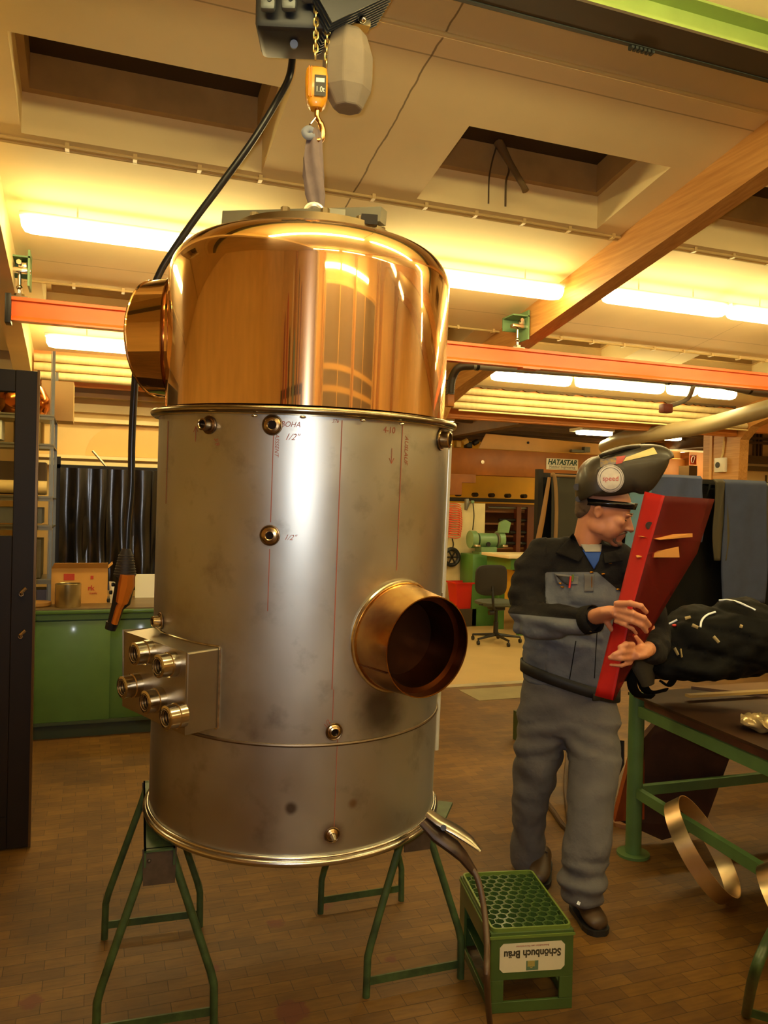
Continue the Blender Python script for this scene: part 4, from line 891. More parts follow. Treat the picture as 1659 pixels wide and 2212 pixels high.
# ------------------------------------------------------------------ annex behind: press, grinder, bench, chair
t = thing('press_brake', (6.5, 10.5, 1.8), 'brown painted press machine beam carrying a white name sign', 'machine')
mb = MB(); mb.boxc(4.6, 9.2, 10.5, 10.75, 2.1, 2.485, bev=.006); obj('upper_beam', mb, RUST, t)
mb = MB(); mb.boxc(4.6, 5.22, 10.46, 10.7, 1.98, 2.1); mb.boxc(4.6, 5.0, 10.46, 10.7, 1.8, 1.98); obj('side_bracket', mb, RUST, t)
for x in (9.0, 4.3):
    mb = MB(); mb.boxc(x, x+.3, 10.4, 10.9, 0, 2.6); obj('upright', mb, RUST, t)
mb = MB(); mb.prism([(5.32, 10.6, 2.5), (9.0, 10.6, 2.5), (9.0, 10.6, 2.62), (5.44, 10.6, 2.72)], (0, .01, 0)); obj('back_plate', mb, mat('ochre_plate', (226, 168, 84), .4, var=.05), t)
mb = MB(); mb.ball((6.15, 10.59, 2.62), (.02, .01, .02)); obj('plate_hole', mb, DARK, t)
mb = MB(); mb.cyl((5.33, 10.5, 2.29), (5.33, 10.47, 2.29), .028, 12); obj('bolt_head', mb, SHINY, t)
for x, s_ in ((5.15, .1), (4.98, .08)):
    mb = MB(); mb.box((x, 10.6, 2.54), (s_, .1, .09), bev=.01); mb.cyl((x+.06, 10.55, 2.56), (x+.13, 10.55, 2.6), .04, 12); obj('gear_unit', mb, DARK if x > 5 else mat('ochre_fitting', (190, 150, 70), .5), t)
mb = MB(); mb.box((7.0, 10.55, 2.53), (.25, .06, .04)); mb.box((7.15, 10.55, 2.56), (.1, .08, .08)); obj('guide_clamp', mb, GAL, t)
Ms = basis((1, 0, 0), (0, 0, 1), (0, -1, 0), (6.69, 10.49, 2.31))
mb = MB(); mb.boxc(-.28, .28, -.085, .085, -.004, .004, Ms); sg = obj('name_sign', mb, mat('white_sign', (232, 226, 206), .4), t)
mb = MB(); mb.text('HATASTAR', .11, Ms @ Matrix.Translation((0, .028, .005)), .001, shear=.25, bold=.004, sx=.93); obj('sign_lettering', mb, mat('dark_green_print', (24, 66, 52), .5), sg, smooth=0)
mb = MB(); mb.text('Hatebur Engineering', .056, Ms @ Matrix.Translation((0, -.042, .005)), .001, sx=.98); mb.boxc(-.24, .24, -.074, -.07, .004, .006, Ms); mb.boxc(-.24, .24, -.014, -.011, .004, .006, Ms); obj('sign_small_lettering', mb, mat('grey_print', (90, 84, 76), .5), sg, smooth=0)
# roller rail and shelving against the annex wall
t = thing('roller_rail', (5.9, 11.6, 1.7), 'dark rail with small rollers along the yellow annex wall', 'rail')
mb = MB(); mb.boxc(5.2, 9.0, 11.6, 11.7, 1.72, 1.78); obj('rail', mb, DARK, t)
for k in range(9):
    mb = MB(); mb.cyl((5.5+.3*k, 11.58, 1.83), (5.5+.3*k, 11.7, 1.83), .035, 12); obj('roller', mb, DARK, t)
t = thing('wall_shelving', (6.3, 11.7, .9), 'brown shelving loaded with dark bars behind the grinder', 'shelf')
mb = MB()
for z in (.95, 1.15, 1.35, 1.55): mb.boxc(5.9, 7.6, 11.6, 12.2, z, z+.03)
mb.boxc(5.9, 7.6, 12.2, 12.22, .6, 1.7); obj('shelf_board', mb, mat('brown_shelf_board', (120, 74, 30), .6), t, smooth=0)
for x, z, r_ in ((6.0, 1.6, .02), (6.2, 1.4, .025), (6.4, 1.2, .03), (6.1, 1.02, .03)):
    mb = MB(); mb.cyl((x, 11.55, z+.03), (x+.9, 11.55, z+.03), r_, 10); obj('bar', mb, DARK if r_ > .02 else GAL, t)
for x, w_ in ((6.5, .08), (6.7, .15)):
    mb = MB(); mb.boxc(x, x+w_, 11.5, 11.6, .6, 1.65); obj('upright', mb, mat('dark_red_upright', (92, 44, 20), .5), t)
# pale column panel with coil hose and cable reel
mb = MB(); mb.boxc(4.55, 5.25, 10.2, 10.24, 0, 1.68); struct('trim_6', mb, mat('pale_wall_board', (216, 200, 150), .5, var=.06))
t = thing('coil_hose', (4.7, 10.1, 1.2), 'orange coiled air hose hanging on the pale wall board', 'hose')
mb = MB(); pts = []
for k in range(300):
    a = k*2*pi/22; f = k/300; pts.append((4.72+.1*cos(a)*(1+.3*sin(f*3)), 10.12+.05*sin(a), 1.64-.44*f+.04*sin(a)))
mb.tube(pts, .0075, 6); obj('coil', mb, mat('orange_red_hose', (214, 84, 40), .4), t)
mb = MB(); mb.tube(spline([(4.72, 10.15, 1.18), (4.74, 10.15, 1.1), (4.73, 10.15, 1.04)], 5), .01, 6); obj('hose_tail', mb, DARK, t)
t = thing('cable_reel', (4.7, 10.1, .92), 'dark cable reel wheel on the pale wall board below the orange hose', 'reel')
mb = MB(); mb.torus((4.7, 10.12, .92), .11, .03, M=Matrix.Rotation(pi/2, 3, 'X'), seg=30); obj('rim', mb, BLACK, t)
for a in (0, 60, 120):
    mb = MB(); d = Vector((cos(radians(a)), 0, sin(radians(a))))*.11; mb.bar(Vector((4.7, 10.1, .92))-d, Vector((4.7, 10.1, .92))+d, .02, .015, up=(0, 1, 0)); obj('spoke', mb, DARK, t)
t = thing('red_bucket', (4.75, 9.9, .24), 'red plastic bucket below the cable reel, beside the kettle nozzle', 'bucket')
mb = MB(); mb.rings([[Vector((4.76+sx*a, 9.9+sy*a, z)) for sx, sy in ((-1, -1), (1, -1), (1, 1), (-1, 1))] for a, z in ((.11, .24), (.15, .6), (.165, .6), (.165, .58), (.155, .58))], caps=False); obj('body', mb, RED, t, smooth=0)
mb = MB(); mb.boxc(4.6, 4.92, 9.75, 10.05, 0, .24); item('low_shelf', mb, mat('dark_stool', (60, 50, 34), .5), 'low dark stand under the red bucket', 'stand')
t = thing('tool_holster', (4.95, 10.1, 1.6), 'small air tool with green fitting hanging at the top of the pale wall board', 'tool')
mb = MB(); mb.tube([(4.93, 10.15, 1.74), (4.94, 10.15, 1.68), (4.92, 10.15, 1.58)], [.03, .04, .02], 10); obj('tool_body', mb, GAL, t)
mb = MB(); mb.box((5.02, 10.15, 1.7), (.05, .04, .04), bev=.01); obj('fitting', mb, LGREEN, t)
mb = MB(); mb.tube(spline([(5.03, 10.15, 1.68), (5.05, 10.15, 1.5), (5.04, 10.16, 1.3)], 5), .008, 6); obj('hose', mb, DARK, t)
# bench grinder on pedestal
t = thing('bench_grinder', (5.2, 10.0, 0), 'green double bench grinder on a tall green pedestal behind the chair', 'grinder')
gx, gy = 5.12, 9.9
mb = MB(); mb.boxc(gx-.27, gx+.2, gy-.15, gy+.25, 0, .98, bev=.01); obj('pedestal', mb, mat('green_pedestal', (70, 116, 52), .4, var=.08), t)
mb = MB(); mb.cyl((gx-.13, gy, 1.17), (gx+.13, gy, 1.17), .1, 28); mb.boxc(gx-.12, gx+.12, gy-.1, gy+.1, .98, 1.08); mb.boxc(gx-.15, gx+.15, gy-.12, gy+.12, .98, 1.01); obj('motor', mb, LGREEN, t)
for sx in (-1, 1):
    mb = MB(); mb.cyl((gx+sx*.17, gy, 1.18), (gx+sx*.25, gy, 1.18), .12, 28); w_ = obj('wheel_guard', mb, LGREEN, t)
    mb = MB(); mb.cyl((gx+sx*.155, gy, 1.18), (gx+sx*.16+sx*.02, gy, 1.18), .1, 28); obj('grinding_wheel', mb, mat('grey_stone', (130, 120, 100), .7), t)
    mb = MB(); mb.box((gx+sx*.21, gy-.15, 1.1), (.08, .05, .03), bev=.004); obj('tool_rest', mb, SHINY, t)
mb = MB(); mb.prism([(gx+.15, gy-.1, 1.28), (gx+.3, gy-.1, 1.28), (gx+.33, gy-.1, 1.42), (gx+.25, gy-.1, 1.46), (gx+.17, gy-.1, 1.42)], (0, .06, 0)); obj('eye_shield', mb, LGREEN, t)
mb = MB(); mb.cyl((gx-.02, gy-.1, 1.12), (gx-.02, gy-.125, 1.12), .03, 12); obj('switch', mb, BLACK, t)
# green bench with pale top
t = thing('workbench', (5.3, 9.0, 0), 'green workbench with a pale top between the grinder and the man', 'bench')
mb = MB(); mb.boxc(4.9, 6.4, 8.85, 9.6, .985, 1.025, bev=.004); obj('bench_top', mb, mat('pale_bench_top', (220, 200, 160), .4), t)
mb = MB(); mb.boxc(4.96, 6.35, 8.9, 9.55, .84, .985); obj('apron', mb, mat('green_pedestal', (0, 0, 0)), t)
for x, y in ((5.15, 8.95), (6.3, 8.95), (5.15, 9.5), (6.3, 9.5)):
    mb = MB(); mb.boxc(x-.04, x+.04, y-.04, y+.04, 0, .85); obj('leg', mb, mat('green_pedestal', (0, 0, 0)), t)
mb = MB(); mb.boxc(5.2, 6.2, 9.0, 9.5, .3, .34); obj('lower_shelf', mb, mat('green_pedestal', (0, 0, 0)), t)
mb = MB(); mb.boxc(5.26, 5.55, 9.05, 9.35, .342, .75); item('pale_bin', mb, PAPER, 'pale bin on the lower shelf of the green workbench', 'bin')
# office chair
t = thing('office_chair', (4.5, 8.45, 0), 'black office swivel chair on a five-arm base behind the man', 'chair')
cx, cy = 4.5, 8.45; FAB = mat('black_chair_fabric', (38, 32, 26), .8)
def cf(u, v):
    a = (u-.5)*2; b = (v-.5)*2; return Vector((cx-.12+.2*a*(1-.12*b*b*b), cy-.13+.05*a*a, .76+.19*b))
mb = MB(); sec = []
for k in range(24):
    q = 2*pi*k/24; sec.append((abs(cos(q))**.5*(1 if cos(q) > 0 else -1), abs(sin(q))**.5*(1 if sin(q) > 0 else -1)))
mb.rings([[Vector((cx-.1+.205*a*s_, cy-.15+yy+.04*a*a, .77+.18*b*s_)) for a, b in sec] for s_, yy in ((.85, -.02), (1, 0), (1, .03), (.85, .05))]); obj('backrest', mb, FAB, t)
mb = MB(); mb.rings([[Vector((cx+.08+.23*a*s_, cy+.1+.22*b*s_, zz)) for a, b in sec] for s_, zz in ((.8, .44), (1, .46), (1, .49), (.85, .505))]); obj('seat', mb, mat('grey_green_seat', (72, 76, 62), .7), t)
mb = MB(); mb.tube(spline([(cx-.1, cy-.14, .7), (cx-.1, cy-.16, .5), (cx-.02, cy-.05, .42), (cx+.05, cy+.05, .42)], 5), .016, 8); obj('back_bar', mb, BLACK, t)
mb = MB(); mb.cyl((cx+.06, cy+.06, .08), (cx+.06, cy+.06, .25), .03, 16); mb.cyl((cx+.06, cy+.06, .25), (cx+.06, cy+.06, .44), .02, 16); mb.box((cx+.06, cy+.06, .42), (.16, .16, .05), bev=.01); obj('gas_column', mb, BLACK, t)
mb = MB(); mb.cyl((cx-.1, cy-.06, .38), (cx-.04, cy-.06, .38), .03, 12); mb.tube([(cx-.2, cy, .47), (cx-.05, cy+.02, .46)], .008, 8); obj('lever_knob', mb, BLACK, t)
for k in range(5):
    a = radians(72*k+200); d = Vector((cos(a), sin(a), 0)); c0 = Vector((cx+.06, cy+.06, .1)); e = c0+d*.3-Vector((0, 0, .03))
    mb = MB(); mb.tube([c0, e], [(.022, .022), (.012, .016)], 8); lg = obj('base_arm', mb, BLACK, t)
    mb = MB(); mb.cyl(e+Vector((-.012, 0, -.045)), e+Vector((.012, 0, -.045)), .025, 14); mb.cyl(e, e-Vector((0, 0, .04)), .008, 8); obj('caster', mb, BLACK, lg)

# ------------------------------------------------------------------ partition with hung mats and blue cloths
t = thing('welding_partition', (3.4, 4.2, 0), 'black welding partition frame behind the man and the backpack', 'partition')
mb = MB(); mb.boxc(2.515, 2.55, 4.2, 4.24, 0, 1.85); obj('post', mb, DARK, t)
mb = MB(); mb.boxc(2.53, 5.6, 4.21, 4.24, 1.8, 1.83); obj('top_bar', mb, DARK, t)
BC = mat('matt_black_curtain', (12, 11, 10), .85, spec=.15)
mb = MB(); mb.grid(lambda u, v: Vector((2.56+3.0*u, 4.235+.012*sin(u*90), 1.8-1.28*v)), 160, 4); obj('curtain', mb, BC, t, smooth=80, solid=.004)
t = thing('dark_mat', (2.75, 4.15, 1.2), 'dark grey-green mat with tan edge hanging on the partition left of the man', 'mat')
mb = MB(); mb.grid(lambda u, v: Vector((2.59+.42*u, 4.17-.01*sin(v*2), 1.8-.75*v)), 8, 8); obj('mat_sheet', mb, mat('dark_olive_mat', (48, 44, 28), .8, var=.1), t, solid=.008)
mb = MB(); mb.tube(spline([(2.575, 4.16, 1.815), (2.6, 4.155, 1.8), (2.615, 4.15, 1.6), (2.61, 4.15, 1.3), (2.61, 4.15, 1.05)], 5), [(.012, .006)]*21, 8)
mb.tube([(2.6, 4.16, 1.812), (3.0, 4.16, 1.812)], .008, 8); obj('tan_edge', mb, mat('tan_edge_tape', (128, 94, 46), .7), t)
mb = MB(); mb.tube([(2.5, 4.16, 1.42), (2.52, 4.15, 1.55), (2.56, 4.15, 1.8)], [(.02, .006), (.018, .006), (.012, .005)], 8); item('leaning_lath', mb, mat('tan_lath', (140, 98, 44), .6), 'tan lath leaning at the left post of the partition', 'lath')
BL = mat('blue_grey_cloth', (62, 72, 104), .85, var=.12, scale=12); BL2 = mat('light_blue_cloth', (92, 128, 150), .8, var=.12)
def cloth(name, x0, x1, y, z0, z1, m_, lab, sk=0, amp=.008, fr=9):
    mb = MB(); mb.grid(lambda u, v: Vector((x0+(x1-x0)*u+sk*v+.008*sin(v*7+u*3), y-(.02 if v > 0 else 0)+amp*sin(u*fr+v*3), z1-(z1-z0)*v)), 24, 24)
    o = obj(name, mb, m_, None, lab, 'cloth', solid=.006); return o
cloth('blue_cloth', 3.27, 3.68, 4.14, 1.42, 1.845, BL, 'blue cloth over the partition directly behind the top of the red sheet', amp=.015)
cloth('light_blue_cloth', 3.1, 3.27, 4.12, 1.15, 1.78, BL2, 'paler blue cloth hanging between the face of the man and the red sheet', -.02)
cloth('blue_cloth', 3.86, 4.22, 4.14, 1.02, 1.83, mat('navy_grey_cloth', (50, 58, 84), .85, var=.12, scale=12), 'long narrow navy cloth over the partition above the backpack', .0)
cloth('brown_mat', 3.79, 3.9, 4.15, 1.3, 1.83, mat('brown_olive_mat', (62, 54, 34), .8), 'narrow brown mat strip left of the long navy cloth')
cloth('brown_mat', 4.2, 4.7, 4.17, 1.3, 1.82, mat('brown_olive_mat', (0, 0, 0)), 'brown mat at the right end of the partition, cut by the picture edge')
# socket box, fire sign on the right frame
t = thing('socket_box', (7.4, 7.8, 2.1), 'white surface socket box on the wooden post at the right', 'socket')
mb = MB(); bc = Vector((6.88, 7.42, 2.18)); mb.box(bc, (.05, .16, .17), bev=.008); obj('housing', mb, WHITE, t)
mb = MB(); mb.cyl(bc-Vector((.026, -.02, 0)), bc-Vector((.03, -.02, 0)), .035, 20); obj('socket_hole', mb, DARK, t)
mb = MB(); mb.tube(spline([(6.89, 7.42, 2.26), (6.895, 7.4, 2.35), (6.895, 7.38, 2.6), (6.895, 7.36, 2.75)], 4), .012, 8); obj('conduit_drop', mb, mat('cream_conduit', (0, 0, 0)), t)
mb = MB(); mb.boxc(6.892, 6.902, 7.58, 7.62, 1.9, 2.6); item('cable_trunking', mb, mat('tan_trunking', (214, 160, 90), .5), 'pale cable trunking running up the wooden post at the right', 'trunking')
mb = MB(); mb.boxc(7.0, 7.2, 9.3, 9.5, 0, 2.7); struct('trim_7', mb, mat('olive_steel_column', (140, 112, 50), .5))
t = thing('fire_sign', (7.2, 9.2, 2.25), 'red fire extinguisher sign by the olive column at the right', 'sign')
p0 = at(1497, 993, 10.6); 
Mf = basis(_R0, (0, 0, 1), -FW, p0); mb = MB(); mb.boxc(-.045, .045, -.065, .065, -.003, .003, Mf); obj('plate', mb, mat('orange_red_sign', (206, 74, 36), .5), t)
mb = MB(); mb.tube(spline([Mf @ Vector(p) for p in ((-.02, -.04, .006), (-.02, .02, .006), (.0, .045, .006), (.02, .03, .006), (.01, -.01, .006), (-.005, -.045, .006))], 4), .004, 6); mb.boxc(-.04, .04, .056, .06, .003, .005, Mf); obj('pictogram', mb, PAPER, t)
mb = MB(); a, b = at(1488, 1030, 10.6), at(1512, 1006, 10.6); mb.boxc(a.x, b.x, a.y, a.y+.2, .0, b.z); item('extinguisher_cabinet', mb, mat('brown_cabinet', (96, 70, 40), .5), 'brown box column under the red fire sign', 'cabinet')

# ------------------------------------------------------------------ welding table at the right, with the backpack
TT = mat('green_table_frame', (84, 116, 64), .4, var=.12, scale=10)
t = thing('welding_table', (2.8, 2.6, 0), 'green steel frame table in the right foreground under the backpack', 'table')
tl = at(1377, 1852, 3.78); tl.z = 0
LX, LY = 2.4, 3.08; dy_ = Vector((-.085, -1, 0)).normalized(); dx_ = Vector((1, -.03, 0)).normalized()
Lp = lambda a, b, z: Vector((LX, LY, 0)) + dx_*a + dy_*b + Vector((0, 0, z))
for a, b in ((0, 0), (1.3, 0), (0, 1.9), (1.3, 1.9)):
    mb = MB(); mb.tube([Lp(a, b, .01), Lp(a, b, .76)], .036, 20); l_ = obj('leg', mb, TT, t)
    mb = MB(); mb.cyl(Lp(a, b, 0), Lp(a, b, .012), .075, 20); obj('foot_plate', mb, TT, l_)
for z, w_ in ((.68, .05), (.3, .045)):
    for (a0, b0, a1, b1) in ((0, 0, 0, 1.9), (1.3, 0, 1.3, 1.9), (0, 0, 1.3, 0)):
        mb = MB(); mb.bar(Lp(a0, b0, z), Lp(a1, b1, z), .03, w_); obj('rail', mb, TT, t, smooth=0)
BRN = mat('rusty_brown_plate', (64, 42, 26), .45, .4, var=.3, scale=6)
mb = MB(); mb.prism([Lp(-.03, -.03, .745), Lp(1.36, -.03, .745), Lp(1.36, 1.95, .745), Lp(-.03, 1.95, .745)], (0, 0, .012)); obj('table_top', mb, BRN, t, smooth=0)
mb = MB(); mb.prism([Lp(.0, .06, .706), Lp(.05, .06, .706), Lp(.05, 1.7, .706), Lp(.0, 1.7, .706)], (0, 0, .03)); obj('edge_plank', mb, mat('scorched_plank', (96, 54, 26), .6, var=.3, scale=12), t, smooth=0)
mb = MB(); mb.prism([Lp(.32, -.02, .757), Lp(1.3, -.02, .757), Lp(1.3, .9, .757)], (0, 0, .012)); item('plywood_board', mb, mat('brown_plywood', (112, 78, 36), .5, var=.15), 'brown plywood board on the table under the backpack', 'board')
mb = MB(); a = onplane(1485, 1503, (0, 0, 1), .78); b = onplane(1720, 1490, (0, 0, 1), .78); mb.bar(a, b, .035, .012); item('wooden_lath', mb, mat('pale_lath', (170, 140, 80), .5), 'pale wooden lath lying on the table in front of the backpack', 'lath')
mb = MB(); random.seed(5); c_b = onplane(1640, 1560, (0, 0, 1), .79); bmesh.ops.create_icosphere(mb.bm, subdivisions=4, radius=1, matrix=Matrix.Translation(c_b) @ Matrix.Diagonal((.07, .07, .03, 1)))
for v in mb.bm.verts: v.co += Vector((noise.noise(v.co*30), noise.noise(v.co*30+Vector((9, 0, 0))), noise.noise(v.co*30+Vector((0, 9, 0)))))*.022
item('crumpled_film', mb, mat('crumpled_clear_film', (150, 130, 90), .15, .3), 'crumpled glossy film on the table at the right edge', 'film')
# hoops and copper sheets below the table
HPM = mat('bright_hoop_steel', (230, 205, 165), .3, 1, var=.15)
def hoop(c, R_, w_, n_, lab):
    n_ = Vector(n_).normalized(); a = n_.orthogonal().normalized(); b = n_.cross(a)
    mb = MB(); rs = []
    for rr_, dd in ((R_, -w_/2), (R_, w_/2), (R_-.004, w_/2), (R_-.004, -w_/2)): rs.append([Vector(c)+n_*dd+(a*cos(2*pi*k/64)+b*sin(2*pi*k/64))*rr_ for k in range(64)])
    mb.rings(rs, caps=False, closed=True); return item('metal_hoop', mb, HPM, lab, 'hoop')
_hn = RT*.74+UP*.56-FW*.36
hoop((2.43, 2.67, .195), .215, .07, _hn, 'wide bright metal hoop leaning under the green table')
hoop((2.37, 2.12, .18), .2, .07, _hn, 'second metal hoop under the green table, cut by the right edge')
t = thing('copper_sheet_roll', (2.7, 3.3, 0), 'dark oxidised copper sheet leaning behind the leg of the green table', 'sheet')
mb = MB(); pl = [at(1335, 1772, 3.85), at(1372, 1618, 3.9), at(1420, 1560, 3.95), at(1590, 1600, 4.0), at(1520, 1790, 3.9), at(1430, 1815, 3.82)]
mb.prism(pl, (.02, .05, 0)); obj('sheet', mb, mat('oxidised_copper', (62, 34, 20), .55, .2, var=.4, scale=8), t, smooth=0)
mb = MB(); mb.prism([at(1328, 1775, 3.84), at(1362, 1640, 3.89), at(1392, 1600, 3.93), at(1392, 1770, 3.86)], (.02, .05, 0)); obj('bright_edge', mb, mat('orange_copper_edge', (150, 70, 26), .4, .5, var=.2), t, smooth=0)
mb = MB(); c_ = onplane(1350, 1775, (0, 0, 1), 0); mb.lathe([(.001, 0), (.1, 0), (.1, .02), (.07, .05), (.001, .055)], 30, Matrix.Translation(c_)); item('tan_base', mb, mat('tan_round_base', (160, 110, 60), .5), 'tan round base on the floor behind the green table leg', 'base')
mb = MB(); mb.tube(spline([onplane(1150, 1690, (0, 0, 1), .012), onplane(1190, 1745, (0, 0, 1), .012), onplane(1228, 1790, (0, 0, 1), .012), onplane(1222, 1700, (0, 0, 1), .012), onplane(1226, 1640, (0, 0, 1), .05), onplane(1230, 1600, (0, 0, 1), .012)], 5), .014, 8)
item('floor_cable', mb, mat('brown_floor_cable', (64, 42, 20), .6), 'dark cable on the floor seen between the legs of the man', 'cable')
mb = MB(); mb.boxc(2.78, 3.0, 4.7, 4.9, 0, .2); item('green_box', mb, mat('dull_green_box', (56, 66, 26), .6), 'dull green box on the floor seen between the thighs of the man', 'box')

# backpack
BP = mat('black_backpack_nylon', (10, 9, 8), .7, spec=.12, bump=.3, var=.15, scale=14)
t = thing('backpack', (3.0, 3.15, .76), 'black backpack with white reflective piping lying on the green table', 'backpack')
mb = MB()
bc = at(1535, 1384, 3.55)
Rb = Matrix.Rotation(radians(-12), 3, 'Z')
mb.ball(bc, (.3, .2, .155), Rb, 32, 20); mb.ball(bc+Rb @ Vector((-.15, 0, -.03)), (.19, .17, .1), Rb); mb.ball(bc+Rb @ Vector((.12, -.03, .03)), (.2, .19, .17), Rb); mb.ball(bc+Rb @ Vector((.1, -.1, -.04)), (.24, .12, .1), Rb); mb.ball(bc+Rb @ Vector((-.05, -.02, -.1)), (.3, .19, .07), Rb)
bb = remesh(mb, .014, 3)
for v in bb.bm.verts:
    nn = noise.noise(v.co*7)*.025+noise.noise(v.co*18)*.014-.010*max(0, 1-abs(((v.co.z*9+v.co.x*2.2) % 1)-.5)*7); v.co += v.normal*nn
    if v.co.z < .772: v.co.z = .772
obj('pack_body', bb, BP, t, smooth=60)
REF = mat('white_reflective_piping', (240, 246, 255), .3); REF.node_tree.nodes['Principled BSDF'].inputs['Metallic'].default_value = .0
def surf(px, py, off=.012):
    return at(px, py, 1)
from mathutils.bvhtree import BVHTree
bp_o = [o for o in t.children if o.name.startswith('pack_body')][0]
_me = bp_o.data.copy(); _me.transform(WM(bp_o)); _bm = bmesh.new(); _bm.from_mesh(_me); BV = BVHTree.FromBMesh(_bm)
def onbag(px, py, off=.004):
    d = ray(px, py).normalized(); h = BV.ray_cast(CAM, d)
    return (h[0]-d*off) if h[0] else at(px, py, 3.6)
for pl, l_ in (([(1554, 1297), (1572, 1296), (1595, 1301), (1615, 1310), (1632, 1318)], 'long'), ([(1545, 1322), (1528, 1328), (1516, 1340), (1513, 1355)], 'curved'), ([(1445, 1348), (1463, 1339)], 'short')):
    pts = [onbag(*p) for p in pl]; mb = MB(); mb.tube(spline(pts, 4) if len(pts) > 2 else pts, .0045, 8); obj('reflective_piping', mb, REF, t)
ZT = mat('tan_zip_tag', (170, 150, 100), .5)
for a, b in (((1541, 1375), (1553, 1388)), ((1457, 1400), (1465, 1415)), ((1470, 1402), (1473, 1420)), ((1480, 1336), (1492, 1333)), ((1495, 1350), (1508, 1356)), ((1520, 1298), (1527, 1295)), ((1540, 1296), (1547, 1293)), ((1482, 1310), (1490, 1300)), ((1598, 1352), (1604, 1354)), ((1415, 1370), (1440, 1372))):
    if BV.ray_cast(CAM, ray(*a).normalized())[0] and BV.ray_cast(CAM, ray(*b).normalized())[0]:
        mb = MB(); mb.tube([onbag(*a, .008), onbag(*b, .008)], [(.008, .003), (.007, .003)], 8); obj('zip_tag', mb, ZT, t)
mb = MB(); mb.ball(onbag(1457, 1351, .004), (.012, .008, .006)); obj('red_badge', mb, RED, t)
for pts in ([(1420, 1385), (1395, 1420), (1385, 1460), (1400, 1495), (1440, 1490)], [(1470, 1420), (1460, 1455), (1445, 1480), (1425, 1470)], [(1400, 1390), (1372, 1430), (1365, 1475), (1378, 1500), (1410, 1505)]):
    mb = MB(); P_ = [at(x, y, 3.4+.02*i) for i, (x, y) in enumerate(pts)]; mb.tube(spline(P_, 5), [(.022, .005)]*(5*(len(pts)-1)+1), 10); obj('strap', mb, BP, t)
mb = MB(); mb.tube([at(1385, 1400, 3.45), at(1390, 1440, 3.42), at(1400, 1480, 3.42)], [(.05, .02), (.06, .025), (.03, .02)], 14); obj('padded_strap', mb, mat('brown_black_mesh', (42, 34, 20), .8), t)
mb = MB(); mb.bar(at(1388, 1415, 3.4), at(1412, 1428, 3.4), .02, .01); obj('buckle', mb, mat('brown_buckle', (90, 68, 40), .4), t)

# ------------------------------------------------------------------ behind the camera: planks and rack added for the copper to mirror, hall gate
for k, (x, wd, c, h, l) in enumerate(((-2.9, .1, (150, 50, 24), 3.1, 'red-brown plank'), (-2.65, .12, (190, 84, 30), 3.3, 'orange plank'), (-2.4, .1, (60, 40, 26), 2.9, 'dark plank'), (-2.2, .07, (226, 206, 176), 3.7, 'tallest, cream plank'), (-2.0, .14, (120, 150, 150), 2.85, 'short teal plank'), (-1.7, .07, (130, 90, 40), 3.6, 'ochre plank'), (-1.5, .08, (150, 96, 40), 3.4, 'tan plank'))):
    mb = MB(); mb.boxc(x, x+wd, -3.0, -2.95, 0, h-.15); mb.prism([(x, -3.0, h-.15), (x+wd, -3.0, h-.15), (x+wd/2, -3.0, h)], (0, .05, 0))
    obj('mirrored_plank', mb, mat('mirrored_plank_paint_%d' % k, c, .4), None, l+' added behind the camera for the copper to mirror', 'plank', 'upright planks added for the copper reflections')
mb = MB(); mb.boxc(-3.1, -1.2, -3.06, -3.0, 2.2, 2.3); mb.boxc(-3.1, -3.02, -3.1, -3.0, 0, 2.3); mb.boxc(-1.28, -1.2, -3.1, -3.0, 0, 2.3); obj('plank_rack', mb, DARK, None, 'dark rack added with the upright planks behind the camera', 'rack')
mb = MB(); mb.boxc(.2, 6.0, -4.95, -4.85, 0, 3.7); struct('door_1', mb, mat('dark_hall_gate', (96, 74, 48), .3), smooth=0)
mb = MB()
for x in (.2, 1.6, 3.0, 4.4, 5.9): mb.boxc(x, x+.06, -4.85, -4.82, 0, 3.7)
for z in (2.3, 2.55, 3.64): mb.boxc(.2, 6.0, -4.85, -4.83, z, z+.07)
struct('trim_9', mb, mat('pale_gate_mullions', (206, 166, 100), .4), smooth=0)
mb = MB(); mb.boxc(.0, .15, -4.95, -4.75, 0, 4.7); mb.boxc(6.2, 6.4, -4.95, -4.75, 0, 4.7); mb.boxc(-2.9, -2.75, -4.95, -4.75, 0, 4.7)
struct('trim_8', mb, GLULAM, smooth=0)
# ------------------------------------------------------------------ the man
SKIN = mat('skin', (192, 128, 92), .5, var=.06, scale=10)
mnode = SKIN.node_tree.nodes['Principled BSDF']; mnode.inputs['Subsurface Weight'].default_value = .08; mnode.inputs['Subsurface Radius'].default_value = (.02, .008, .004)
MAN = thing('person', (1.87, 2.85, 0), 'man in grey and black work clothes with a raised welding helmet, holding a red sheet', 'person')
def mb_chain(mb, pts, rad, seg=14):
    """rounded closed limb: points with radii, hemispheric ends"""
    mb.tube(pts, rad, seg)
    for p, r_ in ((pts[0], rad[0]), (pts[-1], rad[-1])):
        q = r_ if not isinstance(r_, tuple) else min(r_); mb.ball(p, q, None, 14, 10)
HZ = 3.3
def at2(px, py, Z): return at(px, py, Z)
